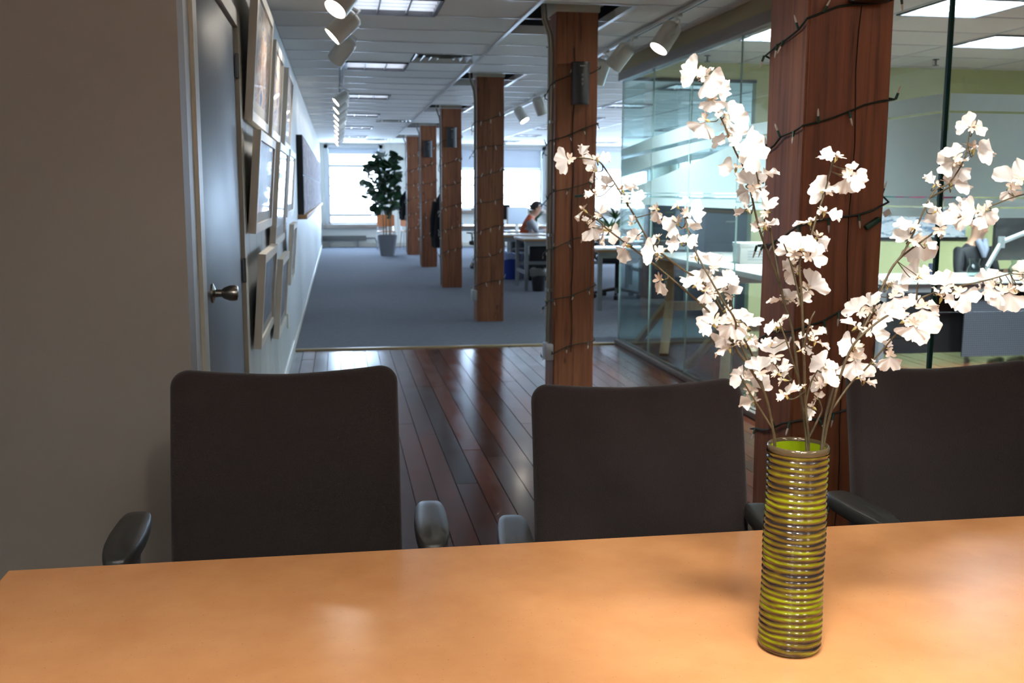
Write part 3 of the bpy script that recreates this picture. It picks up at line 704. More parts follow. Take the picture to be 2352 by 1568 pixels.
def make_chair(label, xc, yb, ztop, w, arms, rz=0):
    # chair faces -Y (towards the table); arms: list of (front xyz, rear xyz)
    t = thing('office_chair', label, 'chair', (xc, yb-.2, 0), 0, 'conference chairs')
    H = .60; rec = R(-9)
    M = Matrix.Translation((0, .2+.02, ztop-.005)) @ Matrix.Rotation(rz, 4, 'Z') @ Matrix.Rotation(rec, 4, 'X') @ Matrix.Translation((0, 0, -H/2))
    mb = cushion(w, H, .05, .045, .035, dip=.020, taper=-.008, curve_v=.012); mb.v = [tuple(M @ Vector(p)) for p in mb.v]
    mb.obj('backrest', fabric, t, angle=60)
    b2 = cushion(w*.9, H*.9, .02, .05, .035); b2.v = [tuple(M @ Vector((p[0], p[1]+.033, p[2]))) for p in b2.v]
    b2.obj('back_shell', black_plastic, t, angle=60)
    sb = cushion(.50, .48, .08, .10, .0); MS = Matrix.Translation((0, -.08, .46)) @ Matrix.Rotation(R(-90), 4, 'X')
    sb.v = [tuple(MS @ Vector(p)) for p in sb.v]; sb.obj('seat', fabric, t, angle=60)
    MB().tube([(0, .02, .42), (0, .20, .43), (0, .255, .52), (0, .245, .70)], .022, 8).obj('back_support', black_plastic, t)
    MB().tube([(0, -.08, .07), (0, -.08, .25)], .03, 12).tube([(0, -.08, .25), (0, -.08, .42)], .018, 12).obj('gas_lift', dark_metal, t)
    MB().rbox(-.09, .09, -.20, .06, .385, .425, .01).obj('mechanism', black_plastic, t)
    for k in range(5):
        a = R(90+72*k+20); d = Vector((math.cos(a), math.sin(a), 0)); o = Vector((0, -.08, 0))
        sp = MB().tube([o+d*.03+Vector((0,0,.10)), o+d*.16+Vector((0,0,.095)), o+d*.30+Vector((0,0,.075))], [.022, .018, .014], 8).obj('base_spoke', black_plastic, t)
        e = o+d*.29; q = d.cross(Vector((0,0,1)))
        MB().tube([e-q*.022+Vector((0,0,.028)), e+q*.022+Vector((0,0,.028))], .028, 12).obj('caster', black_plastic, sp)
    loc = Vector((xc, yb-.2, 0))
    for (f, r_) in arms:
        f = Vector(f)-loc; r_ = Vector(r_)-loc
        d = (r_-f); L = d.length; d.normalize(); mid = (f+r_)/2
        ang = math.atan2(d.y, d.x)-math.pi/2
        # pad outline: rounded blunt front, slightly narrower rear
        ol = []
        for i in range(28):
            a = 2*math.pi*i/28; ca, sa = math.cos(a), math.sin(a)
            x = math.copysign(abs(ca)**.42, ca)*.040; y = math.copysign(abs(sa)**.55, sa)*L/2
            x *= 1-.22*max(0, -y/(L/2))**2 - .10*max(0, y/(L/2))
            ol.append((x, y))
        mb = MB(); n = len(ol); vs = []
        for s, z in ((.80, -.036), (.93, -.030), (1, -.014), (1, -.006), (.965, .001), (.90, .004), (.5, .006), (.1, .0065)):
            for x, y in ol:
                drop = -.020*max(0, -y/(L/2)-.35)**2
                vs.append((x*s, y*(1-(1-s)*.45), z+drop))
        fs = [(i*n+j, i*n+(j+1) % n, (i+1)*n+(j+1) % n, (i+1)*n+j) for i in range(7) for j in range(n)]+[tuple(range(n))[::-1], tuple(range(7*n, 8*n))]
        Mx = Matrix.Translation(mid) @ Matrix.Rotation(ang, 4, 'Z')
        mb.add([Mx @ Vector(p) for p in vs], fs)
        pad = mb.obj('arm_pad', arm_mat, t, angle=45)
        ins = .03 if mid.x < 0 else -.03
        MB().tube([mid+Vector((0, .02, -.03)), mid+Vector((0, .02, -.14)), mid+Vector((ins*.6, .02, -.25)), mid+Vector((ins*4, .0, -.30))], [.022, .022, .018, .016], 10).obj('arm_post', mat('arm_post', rgb(92,92,98), .4), t)
    return t
AZ = .70
def az(x, y): return pz(x, y, AZ)
make_chair('brown-black fabric chair pushed to the table beside the grey wall', -.128, 2.42, 1.055, .525,
           [(az(262, 1282), az(320, 1176)), (az(996, 1246), az(986, 1151))], R(0))
make_chair('brown-black fabric chair between the orange table and the speaker column', .722, 2.40, 1.003, .545,
           [(az(1196, 1300), az(1174, 1183)), ((.985, 2.06, AZ), (1.0, 2.30, AZ))], R(2))
make_chair('brown-black fabric chair behind the vase in front of the glass room', 1.555, 2.42, 1.026, .56,
           [((1.262, 2.10, AZ), az(1915, 1128)), ((1.86, 2.14, AZ), (1.87, 2.40, AZ))], R(3))

# ================================================================= VASE
vase_m, nt, b = node_mat('striped_glaze')
tc = nt.nodes.new('ShaderNodeTexCoord'); sx = nt.nodes.new('ShaderNodeSeparateXYZ'); nt.links.new(tc.outputs['Object'], sx.inputs[0])
n1 = nz(nt, coords(nt, (.7, .7, 1.6)), 11, 2); n2 = nz(nt, coords(nt, (.25, .25, 1)), 62, 3)
ad = nt.nodes.new('ShaderNodeMath'); ad.operation = 'MULTIPLY_ADD'; nt.links.new(n1, ad.inputs[0]); ad.inputs[1].default_value = .020; nt.links.new(sx.outputs['Z'], ad.inputs[2])
m3 = nt.nodes.new('ShaderNodeMath'); m3.operation = 'MULTIPLY'; nt.links.new(ad.outputs[0], m3.inputs[0]); m3.inputs[1].default_value = 2*math.pi/.0100
si = nt.nodes.new('ShaderNodeMath'); si.operation = 'SINE'; nt.links.new(m3.outputs[0], si.inputs[0])
a2 = nt.nodes.new('ShaderNodeMath'); a2.operation = 'MULTIPLY_ADD'; nt.links.new(n2, a2.inputs[0]); a2.inputs[1].default_value = 4.4; a2.inputs[2].default_value = -2.45
a3 = nt.nodes.new('ShaderNodeMath'); a3.operation = 'ADD'; nt.links.new(si.outputs[0], a3.inputs[0]); nt.links.new(a2.outputs[0], a3.inputs[1])
mr = nt.nodes.new('ShaderNodeMapRange'); mr.inputs[1].default_value = -1.4; mr.inputs[2].default_value = 1.2; nt.links.new(a3.outputs[0], mr.inputs[0])
cr = ramp(nt, [(.08, rgb(40,34,32)), (.26, rgb(76,60,30)), (.50, rgb(90,76,22)), (.72, rgb(104,104,14)), (1, rgb(128,138,18))]); nt.links.new(mr.outputs[0], cr.inputs[0])
nt.links.new(cr.outputs[0], b.inputs['Base Color']); b.inputs['Roughness'].default_value = .13; b.inputs['Coat Weight'].default_value = .3
vloc = Vector((.699, 1.45, TZ)); VH = .333
vt = thing('vase', 'tall cylindrical green and brown ridged ceramic vase on the table', 'vase', vloc)
prof = [(.0, 0), (.040, 0), (.046, .004)]
N = 272
for i in range(N+1):
    z = .006+(VH-.016)*i/N; r = .0485+.0006*math.sin(i*.05)+.0010*math.sin(2*math.pi*z/.0100)
    r -= .002*(z/VH)
    prof.append((r, z))
MB().lathe(prof, 64).obj('body', vase_m, vt, angle=80)
inn = [(.0425, VH-.005), (.0420, VH-.02), (.042, .02), (.0, .018)]
MB().lathe(inn, 48).obj('inside', mat('green_glaze', rgb(140,160,20), .15), vt, angle=80)
rim = [(.0465, VH-.010), (.0478, VH-.006), (.0472, VH-.001), (.0450, VH+.0008), (.0430, VH-.001), (.0425, VH-.006)]
MB().lathe(rim, 64).obj('rim', mat('rim_glaze', rgb(96,84,62), .10, .3), vt, angle=80)

# ================================================================= FLOWERS
petal_m, nt, b = node_mat('white_petal'); nt.nodes.remove(b)
df = nt.nodes.new('ShaderNodeBsdfDiffuse'); tl = nt.nodes.new('ShaderNodeBsdfTranslucent'); df.inputs[0].default_value = (.95,.93,.90,1); tl.inputs[0].default_value = (.94,.92,.88,1)
mx = nt.nodes.new('ShaderNodeMixShader'); mx.inputs[0].default_value = .38; nt.links.new(df.outputs[0], mx.inputs[1]); nt.links.new(tl.outputs[0], mx.inputs[2])
nt.links.new(mx.outputs[0], nt.nodes['Material Output'].inputs[0])
spk, nt, b = node_mat('speckled_petal')
f = nz(nt, coords(nt), 900, 2, .5); cr = ramp(nt, [(.50, rgb(240,228,212)), (.62, rgb(130,92,72))]); nt.links.new(f, cr.inputs[0]); nt.links.new(cr.outputs[0], b.inputs['Base Color']); b.inputs['Roughness'].default_value = .7
calyx_m = mat('calyx', rgb(196,186,120), .6); stem_m = mat('flower_stem', rgb(76,66,44), .6, var=.25, vscale=150)
def lip_mesh(seed):
    rr = random.Random(seed); mb = MB(); nu, nv = 34, 9; vs = []
    ph = [rr.uniform(0, 6.28) for _ in range(8)]; half = R(rr.uniform(60, 80)); cup = rr.uniform(-.1, .5); tw = rr.uniform(-.25, .25)
    jag = [rr.uniform(-1, 1) for _ in range(nu+1)]
    for j in range(nv+1):
        s = j/nv
        for i in range(nu+1):
            u = -1+2*i/nu; a = u*half*(.5+.5*min(1, s*1.5))
            edge = 1 - .20*math.exp(-(u/.09)**2) - .22*abs(u)**4 + .06*math.sin(u*8+ph[0])+.035*math.sin(u*19+ph[1]) + .022*jag[i]*s**3
            r = s*edge
            x = r*math.sin(a)*1.08; y = .04+r*math.cos(a)*.95
            z = -cup*r*r*.6 + .13*s**2*math.sin(u*5.5+ph[2])+.085*s**3*math.sin(u*12+ph[3])+.045*s**4*math.sin(u*23+ph[4])+.14*s*u*u+tw*x*s
            vs.append((x, y, z))
    W = nu+1
    fs = [(j*W+i, j*W+i+1, (j+1)*W+i+1, (j+1)*W+i) for j in range(nv) for i in range(nu)]
    mb.add(vs, fs); return mb.mesh('petal', petal_m, angle=180)
def small_mesh(seed):
    rr = random.Random(seed); mb = MB()
    for k in range(5):
        a = R(90+ (k-2)*48 + 90 + rr.uniform(-8, 8)) + R(90)   # fan away from lip (towards -Y)
        d = Vector((math.cos(a), math.sin(a), 0)); q = Vector((-d.y, d.x, 0)); lift = rr.uniform(.10, .45); L = rr.uniform(.36, .5); wv = rr.uniform(.09, .12)
        vs = []
        for i, (s, w_) in enumerate(((0, .35), (.3, .8), (.6, 1), (.85, .7), (1, .12))):
            c = d*(s*L)+Vector((0, 0, lift*s*.5+.05))
            vs += [c-q*w_*wv+Vector((0,0,.03)), c, c+q*w_*wv+Vector((0,0,.03))]
        mb.add(vs, [(i*3+j, i*3+j+1, i*3+j+4, i*3+j+3) for i in range(4) for j in range(2)])
    mb.lathe([(.0, .10), (.05, .09), (.07, .04), (.0, .0)], 6)
    return mb.mesh('inner_petals', spk, angle=180)
lips = [lip_mesh(s) for s in range(12)]; smalls = [small_mesh(s) for s in range(4)]
calyx_me = MB().lathe([(.012, -.30), (.04, -.22), (.085, -.10), (.07, .0), (0, .03)], 7).mesh('calyx', calyx_m)
# (x, y, lip angle in degrees, facing f=face h=half e=edge, lip length in photo pixels)
SPR = {}
SPR['left'] = dict(stems=[
  [(1780,1030),(1775,985),(1757,905),(1722,845),(1690,800),(1655,745),(1618,705),(1560,655),(1500,605),(1440,560),(1400,530),(1375,508),(1350,492)],
  [(1722,845),(1690,770),(1625,660),(1570,620),(1530,590),(1495,560),(1460,500),(1430,450),(1395,395),(1370,368),(1318,362)],
  [(1700,800),(1690,740),(1660,690),(1620,620),(1590,560),(1573,500)], [(1757,905),(1730,820),(1700,760),(1680,700),(1665,665)], [(1775,985),(1740,930),(1715,890),(1700,862)]],
  fl="""1308 366 190 f 40|1337 362 95 e 34|1370 366 -150 f 36|1372 366 10 e 36|1366 392 -110 e 32|1392 428 78 h 30|1430 437 25 e 38|1442 462 5 h 44|1368 444 195 e 30|1342 482 228 e 34|1378 494 65 h 30|1358 520 -75 h 38|1350 510 130 e 22|1388 528 -100 e 42|1396 532 -20 h 34|1440 565 -118 e 46|1440 562 75 e 34|1452 512 80 h 22|1462 545 120 h 26|1508 480 -100 h 36|1556 475 40 e 36|1580 490 10 f 44|1556 512 205 h 42|1578 524 32 e 38|1512 546 205 e 26|1565 556 190 h 40|1572 552 -15 h 36|1508 580 180 h 40|1515 590 70 e 30|1598 592 20 e 40|1636 614 92 f 40|1517 642 -92 h 42|1598 656 122 h 42|1612 652 75 h 40|1640 672 100 f 44|1664 652 45 h 40|1678 680 80 h 34|1619 668 -85 h 34|1642 735 150 f 44|1638 745 215 h 40|1668 712 -60 h 34|1682 740 -98 f 46|1696 738 80 h 36|1668 770 -125 h 40|1716 752 62 h 40|1705 760 110 e 30|1712 792 25 h 38|1676 800 188 e 40|1745 856 100 f 46|1712 868 170 h 40|1728 892 50 f 52|1732 922 190 h 40|1690 790 130 e 28|1722 775 -30 e 30""")
SPR['tall'] = dict(stems=[
  [(1853,1040),(1845,950),(1835,880),(1820,760),(1800,690),(1790,650),(1752,550),(1735,490),(1715,400),(1690,350),(1665,290),(1640,240),(1615,190),(1600,168)],
  [(1790,650),(1775,560),(1765,500),(1745,430),(1730,360)], [(1835,880),(1812,800),(1790,740)], [(1840,900),(1800,850),(1780,830)]],
  fl="""1608 170 165 f 52|1616 176 -40 f 56|1616 178 60 e 34|1642 208 -5 f 42|1636 226 -90 f 36|1636 228 120 e 26|1622 276 -112 h 50|1664 262 170 e 26|1674 278 30 f 52|1672 312 195 h 46|1690 318 75 h 36|1694 330 -20 f 64|1714 345 -35 f 56|1690 388 172 e 46|1726 430 92 f 50|1748 404 25 e 44|1722 436 -150 h 36|1735 430 -60 h 36|1762 487 85 h 40|1716 480 205 e 36|1718 482 110 e 24|1755 522 168 e 36|1757 520 25 e 38|1800 688 172 e 42|1800 690 10 e 32|1812 690 80 h 30|1783 752 175 e 32|1786 750 62 e 40|1778 818 95 f 48|1776 832 -110 h 30|1788 858 50 e 44|1800 872 80 e 38|1772 790 160 e 30""")
SPR['middle'] = dict(stems=[
  [(1857,1040),(1850,930),(1846,800),(1841,680),(1837,600),(1858,560),(1875,500),(1895,440),(1910,380),(1914,360)],
  [(1841,680),(1815,600),(1800,560)], [(1846,800),(1860,740),(1872,715)], [(1862,1000),(1880,960),(1888,940),(1880,915)], [(1850,930),(1862,880),(1878,850)]],
  fl="""1922 362 155 e 48|1945 400 -80 f 52|1950 405 -25 f 48|1952 392 70 e 26|1900 440 165 h 50|1885 440 40 h 32|1892 486 172 e 18|1894 488 -14 e 46|1862 510 175 e 44|1856 512 40 e 26|1876 545 -42 e 44|1858 590 10 f 44|1818 585 130 f 46|1826 580 70 f 52|1838 570 30 h 44|1822 606 -160 h 30|1830 625 205 h 36|1856 664 42 f 50|1858 660 195 e 22|1840 694 60 h 30|1866 772 35 e 38|1862 775 160 e 32|1872 785 -10 e 38|1848 795 -40 e 30|1838 805 110 e 28|1898 842 150 h 44|1894 845 25 h 34|1896 880 165 h 42|1890 882 40 h 44|1804 908 48 h 44|1806 910 200 e 26|1868 935 -130 e 38|1876 915 60 e 24|1846 888 -160 e 20|1860 752 110 e 24""")
SPR['right'] = dict(stems=[
  [(1886,1035),(1900,940),(1930,850),(1975,770),(2010,700),(2045,620),(2075,580),(2110,510),(2145,440),(2180,420),(2215,365),(2226,310)],
  [(2030,660),(2060,600),(2130,545),(2200,500),(2270,475),(2330,452),(2380,440)], [(2145,450),(2190,425)], [(1960,800),(1985,740),(1990,700)]],
  fl="""2232 292 140 f 38|2234 294 -5 e 36|2236 342 -4 e 54|2228 345 40 e 22|2196 362 110 f 38|2194 372 190 f 46|2196 380 -80 f 46|2205 372 20 e 24|2148 425 135 e 38|2184 422 0 e 52|2326 425 95 f 56|2322 432 -90 h 34|2345 410 60 f 50|2218 488 92 h 42|2220 490 200 f 44|2246 486 175 f 42|2256 486 -60 f 44|2266 482 75 e 26|2150 485 125 e 36|2160 525 85 f 54|2164 528 -80 e 22|2098 522 150 h 48|2094 552 128 h 52|2112 556 -85 f 54|2124 560 10 e 30|2110 635 155 h 44|2112 636 50 e 34|2040 655 -20 e 50|2048 652 160 e 24|2052 680 -70 f 44|1975 718 130 f 44|2000 708 85 h 44|2012 712 -25 h 36|2012 735 35 e 40|1966 752 128 e 42|1998 762 10 f 46|1962 795 175 h 42|1966 798 -60 h 40|1965 822 -88 f 58|1962 812 75 e 28""")
SPR['lowright'] = dict(stems=[
  [(1889,1040),(1908,945),(1950,810),(2000,752),(2060,712),(2120,682),(2180,662),(2260,645),(2320,628)],
  [(1908,935),(1950,885),(1985,850),(2030,800),(2060,765),(2090,738)], [(2120,682),(2108,650)]],
  fl="""2076 738 115 h 46|2108 700 140 h 36|2118 705 -85 f 46|2128 705 20 e 30|2106 740 -40 f 56|2100 745 -100 f 44|2098 735 150 e 26|2170 660 95 f 46|2162 684 -15 e 46|2156 676 110 e 24|2204 672 -45 f 50|2194 668 120 e 24|2268 650 95 f 40|2280 656 -110 h 36|2300 668 -140 f 44|2320 668 -95 f 56|2330 665 20 e 30|2343 628 75 h 36|2348 640 -60 e 30|2044 815 -88 f 42|2040 800 90 h 26|2006 832 -40 e 22|1985 876 -10 e 32|1972 868 110 e 26|2336 668 45 e 22|2250 648 -80 e 20|2290 648 80 e 22""")
slab = {'left': 'flowering branch of white blossoms leaning out towards the speaker column', 'tall': 'tallest branch of white blossoms rising straight from the vase',
        'middle': 'branch of white blossoms in front of the thick timber column', 'right': 'branch of white blossoms reaching high over the glass room corner', 'lowright': 'low spreading branch of white blossoms with a single long arching stem'}
def smooth_path(pts, k=4):
    out = []
    for i in range(len(pts)-1):
        p0 = pts[max(i-1, 0)]; p1 = pts[i]; p2 = pts[i+1]; p3 = pts[min(i+2, len(pts)-1)]
        for j in range(k):
            t = j/k; out.append(.5*((2*p1)+(p2-p0)*t+(2*p0-5*p1+4*p2-p3)*t*t+(3*p1-p0-3*p2+p3)*t**3))
    out.append(pts[-1]); return out
rf = random.Random(11)
dep = {'left': -.03, 'tall': .02, 'middle': -.05, 'right': .04, 'lowright': -.03}
for key, d in SPR.items():
    t = thing('flower_branch', slab[key], 'flower branch', vloc+Vector((0, 0, .02)), 0, 'white flower branches in the vase')
    base = t.location.copy()
    segs = []
    for si_, st in enumerate(d['stems']):
        P = []
        for i, (x, y) in enumerate(st):
            k = max(0, min(1, (1010-y)/350)); dd = 1.45+dep[key]*k + (.04*math.sin(si_*2.1+i*.5)*k if si_ else 0)
            P.append(py(x, y, dd))
        if si_ == 0:   # down into the vase
            P[0] = Vector((P[0].x, min(P[0].y, 1.485), P[0].z)); 
            bx = vloc.x+(P[0].x-vloc.x)*.35; P = [Vector((bx, 1.45, TZ+.03)), Vector(((bx+P[0].x)/2, 1.45, TZ+.18))]+P
        elif segs:     # start on the parent stem
            q = min((s for sg in segs for s in sg), key=lambda s: (s-P[0]).length); P[0] = q.copy()
        sp = smooth_path(P); segs.append(sp)
        n = len(sp); r0 = .0026 if si_ == 0 else .0018; r1 = .0010
        MB().tube([p-base for p in sp], [r0+(r1-r0)*i/(n-1) for i in range(n)], 7).obj('stem', stem_m, t, angle=80)
    allp = [p for sg in segs for p in sg if p.z > TZ+VH+.01]
    for ent in d['fl'].split('|'):
        x, y, ang, fc, L = ent.split(); x, y, ang, L = float(x), float(y), float(ang), float(L)
        # nearest stem point as seen, then a little nearer or farther
        rd = ray(x, y)
        def dist2(p):
            v = p-CP; s = v.dot(rd)/rd.length_squared; return (v-rd*s).length
        q = min(allp, key=dist2)
        Y = q.y+rf.uniform(-.035, .035); P = py(x, y, Y)
        s = L/FPX*(P-CP).dot(CF)*.90
        tocam = (CP-P).normalized(); u = (CU-tocam*CU.dot(tocam)).normalized(); rr_ = u.cross(tocam)
        ld = rr_*math.cos(R(ang))+u*math.sin(R(ang)); perp = tocam.cross(ld)
        if perp.z < 0: perp = -perp
        th = R({'f': rf.uniform(8, 28), 'h': rf.uniform(40, 58), 'e': rf.uniform(70, 82)}[fc])
        nrm = tocam*math.cos(th)+perp*math.sin(th)
        xx = ld.cross(nrm).normalized(); M = Matrix((xx, ld, nrm)).transposed().to_4x4()
        f = link('flower', rf.choice(lips), t)
        f.matrix_local = Matrix.Translation(P-base) @ M @ Matrix.Diagonal((s*rf.uniform(.92, 1.1), s, s*rf.uniform(.8, 1.3), 1))
        o = link('inner_petals', rf.choice(smalls), f)
        if fc == 'f': o.scale = (.9, .9, .9)
        link('calyx', calyx_me, f)
        b0 = P-nrm*s*.28; d0 = (q-b0)
        mid = b0-nrm*s*.25+d0*.35
        if d0.length < .16:
            MB().tube([p-base for p in smooth_path([b0, mid, q], 4)], .0008, 5).obj('pedicel', stem_m, t, angle=80)
# ================================================================= TRACK LIGHTS
glow_warm = mat('lamp_glow', (1,1,1,1), .5, emit=(1,.90,.76,1), estr=40)
def track(x, y0, y1, label):
    t = thing('lighting_track', label, 'light track', (x, y0, HC-.012))
    MB().box(-.018, .018, 0, y1-y0, -.02, .0).obj('rail', tee_mat, t, smooth=False)
    MB().box(-.006, .006, 0, y1-y0, -.0215, -.0195).obj('slot', dark_metal, t, smooth=False)
track(.05, 2.2, 24.0, 'long white track on the corridor ceiling beside the left wall')
track(2.30, 2.2, 9.4, 'white track on the ceiling in front of the glass room')
track(2.62, 11.0, 18.0, 'white track on the ceiling over the open office')
can_me = MB().lathe([(0, .105), (.045, .104), (.062, .092), (.068, .07), (.068, -.10), (.062, -.10), (.060, -.085)], 24).mesh('can', lamp_white, angle=50)
lens_me = MB().lathe([(.0605, -.088), (.03, -.084), (0, -.083)], 20).mesh('lens', glow_warm)
lens_off = MB().lathe([(.0605, -.088), (.03, -.084), (0, -.083)], 20).mesh('lens', mat('lens_frost', rgb(230,222,205), .3))
def spot_head(x, y, z, d, label, group, power=0, lit=True, size=75, xr=None, sc=1.0):
    d = Vector(d).normalized()
    xt = x if xr is None else xr
    t = thing('track_spotlight', label, 'spotlight', (x, y, z), 0, group)
    M = aim(-d) @ Matrix.Scale(sc, 4)
    c = link('can', can_me, t); c.matrix_local = M
    link('lens', lens_me if lit else lens_off, c)
    q = M.to_3x3() @ Vector((1, 0, 0)); b = M.to_3x3() @ Vector((0, 0, 1))
    for s in (-1, 1):
        MB().tube(smooth_path([q*s*.072+b*.0, q*s*.074+b*.07, q*s*.05+b*.13, Vector((0,0,1))*.0+b*.145]), .004, 6).obj('yoke', lamp_white, c if False else t)
    MB().tube([b*.145, Vector((xt-x, 0, HC-.03-z))], .007, 8).obj('stem', lamp_white, t)
    MB().rbox(xt-x-.017, xt-x+.017, -.045, .045, HC-.05-z, HC-.031-z, .004).obj('adapter', lamp_white, t)
    if power:
        l = bpy.data.lights.new('spot_beam', 'SPOT'); l.energy = power; l.color = (1, .94, .86); l.spot_size = R(size); l.spot_blend = .7; l.shadow_soft_size = .13 if 'flowers' in label else .07
        o = bpy.data.objects.new('spot_beam', l); COL.objects.link(o); o.parent = t
        o.matrix_local = Matrix.Translation(d*.10) @ aim(-d)
    return t
g1 = 'corridor track spotlights'
for i_, (x, y, Yz, d, lit, pw_) in enumerate([(790,-8,0,(-.52,-.40,-.75),1,65), (785,60,0,(-.74,-.06,-.68),1,65), (777,115,0,(-.55,.5,-.68),0,30)]):
    p = pz(x, y, 2.5); spot_head(.06, p.y, 2.5, d, ['white can spotlight with a lit face, first on the corridor track from the table', 'white can spotlight with a lit face, second on the corridor track from the table', 'white can spotlight turned away from the table, third on the corridor track'][i_], g1, pw_, bool(lit), 70, .05)
for i_, y in enumerate((225, 245, 262, 275, 287, 298, 308, 317, 325)):
    p = pz(782, y, 2.52); spot_head(.07, p.y, 2.52, (-.78,-.12,-.62), 'small white can spotlight, %s in the tight far row on the corridor track' % ORD[i_], 'far corridor spotlights', .9, True, 80, .05, .85)
p = pz(1530, 85, 2.5); spot_head(p.x, p.y, 2.5, (-.55,-.12,-.8), 'lit white can spotlight on the track before the glass room', 'glass room track spotlights', 22, True, 70, 2.30)
p = pz(1425, 130, 2.5); spot_head(p.x, p.y, 2.5, (-.5,.42,-.75), 'white can spotlight facing away on the track before the glass room', 'glass room track spotlights', 0, False, 70, 2.30)
p = pz(1378, 165, 2.48); spot_head(p.x, p.y, 2.48, (-.2,.3,-.8), 'white can spotlight half hidden behind the speaker column', 'glass room track spotlights', 0, False, 70, 2.30)
p = pz(1197, 265, 2.45); spot_head(p.x, p.y, 2.46, (.4,-.35,-.75), 'white can spotlight over the open office with a lit face', 'office track spotlights', 12, True, 70, 2.62)
p = pz(1240, 245, 2.45); spot_head(p.x, p.y, 2.46, (.35,.2,-.8), 'white can spotlight over the open office facing away', 'office track spotlights', 0, False, 70, 2.62)
# unseen spotlights above the conference table
track(.35, -1.6, 1.9, 'white track on the ceiling above the conference table')
def aimed(x, y, target, power, size, label, lit=True):
    p = Vector((x, y, 2.50)); spot_head(x, y, 2.50, Vector(target)-p, label, 'conference table spotlights', power, lit, size, x)
aimed(.35, .75, (.78, 1.47, 1.2), 130, 46, 'white can spotlight over the table aimed at the flowers')
aimed(.35, -.3, (.25, 1.35, .74), 60, 80, 'added white can spotlight over the table aimed at the table top')  # unseen lamp added to brighten the table top
aimed(.35, -1.2, (-.2, 1.2, .74), 0, 85, 'unlit white can spotlight at the end of the table track', False)
p_ = Vector((.06, 3.7, 2.5)); spot_head(.06, 3.7, 2.5, Vector((1.35, 3.0, 1.35))-p_, 'unseen white can spotlight on the corridor track aimed at the thick timber column', g1, 45, True, 60, .05)  # out-of-view head added for warm light on the column's left face
# dark sprinklers in the glass room ceiling
for q in (pz(1625, 128, HC), pz(2150, 137, HC)):
    s = MB().lathe([(0, 0), (.03, 0), (.03, -.006), (.008, -.01), (.008, -.05), (.028, -.055), (.028, -.058), (0, -.058)], 12).obj('sprinkler', dark_metal)
    s.location = (q.x, q.y, HC+.004); tag(s, 'small sprinkler head in the glass room ceiling ' + ('above the trestle table' if q.x < 4.5 else 'above the whiteboard'), 'sprinkler', 'ceiling sprinklers')

# ================================================================= OFFICE FURNITURE
ply = mat('ply_edge', rgb(150,112,78), .5)
def desk(name, label, x0, x1, y0, y1, z, legm=grey_metal, topm=white_lam, edgem=ply, stretch=True, panel=None, group=None, leg=.05):
    t = thing(name, label, 'desk', ((x0+x1)/2, (y0+y1)/2, 0), 0, group)
    hx, hy = (x1-x0)/2, (y1-y0)/2
    MB().rbox(-hx, hx, -hy, hy, z-.008, z, .003).obj('top', topm, t); MB().box(-hx, hx, -hy, hy, z-.035, z-.008).obj('core', edgem, t, smooth=False)
    for sx in (-1, 1):
        for sy in (-1, 1): MB().box(sx*(hx-.05)-leg/2, sx*(hx-.05)+leg/2, sy*(hy-.05)-leg/2, sy*(hy-.05)+leg/2, .004, z-.035).obj('leg', legm, t, smooth=False)
    for sy in (-1, 1): MB().box(-hx+.05, hx-.05, sy*(hy-.05)-.015, sy*(hy-.05)+.015, z-.11, z-.035).obj('apron', legm, t, smooth=False)
    if stretch:
        for sx in (-1, 1): MB().box(sx*(hx-.05)-.015, sx*(hx-.05)+.015, -hy+.05, hy-.05, .24, .29).obj('side_rail', legm, t, smooth=False)
        MB().box(-hx+.05, hx-.05, hy-.065, hy-.035, .33, .38).obj('stretcher', legm, t, smooth=False)
    return t
a = pz(1206, 667, .004)
dB = desk('work_table', 'white-topped work table with grey steel legs beyond the speaker column', a.x-.03, a.x+1.9, a.y-.03, a.y+.85, .77)
desk('work_table', 'white work table in front of the person in the orange vest', 2.55, 5.2, 16.2, 17.0, .77, stretch=False)
desk('work_table', 'white desk under the window behind the person in orange', 3.0, 6.2, 18.3, 19.0, .74, stretch=False)
desk('work_table', 'white desk row between the columns near the far window', 2.3, 5.6, 21.4, 22.2, .74, stretch=False)
c = py(1372, 575, 12.2)
desk('work_table', 'brown-edged white desk seen just left of the glass room', c.x, c.x+2.4, 12.2, 13.0, .76, stretch=False)
desk('work_table', 'white desk far behind the glass room back panes', 4.2, 6.6, 14.0, 14.8, .75, stretch=False)

def bin_(label, x, y, r0, r1, h, col, bag=None, name='waste_bin'):
    t = thing(name, label, 'bin', (x, y, .004))
    MB().lathe([(0, 0), (r0, 0), (r0+.003, .01), (r1, h), (r1+.006, h), (r1+.006, h-.012), (r1-.004, h-.006), (r0-.004, .012), (0, .012)], 20).obj('body', mat('bin_'+col[0], col[1], .45), t)
    if bag:
        rr = random.Random(3); pr = []
        mb = MB(); n = 20; vs = []
        for j, (r, z) in enumerate(((r1+.010, h-.09), (r1+.014, h-.01), (r1+.004, h+.02), (r1-.02, h+.005), (r1-.04, h-.08))):
            for i in range(n):
                a_ = 2*math.pi*i/n; k = 1+rr.uniform(-.06, .06); vs.append((r*k*math.cos(a_), r*k*math.sin(a_), z+rr.uniform(-.012, .018)))
        mb.add(vs, [(j*n+i, j*n+(i+1) % n, (j+1)*n+(i+1) % n, (j+1)*n+i) for j in range(4) for i in range(n)])
        mb.obj('liner', mat('liner_'+col[0], bag, .35), t)
p = pz(1222, 666, 0); bin_('small black waste bin with liner beside the steel-legged table', p.x+.06, p.y-.18, .085, .115, .31, ('black', rgb(34,32,34)), rgb(96,96,92))
p = pz(1172, 634, 0)*.965; bin_('blue recycling bin with bag behind the work table', p.x, p.y, .13, .165, .42, ('blue', rgb(36,62,150)), rgb(150,170,215))
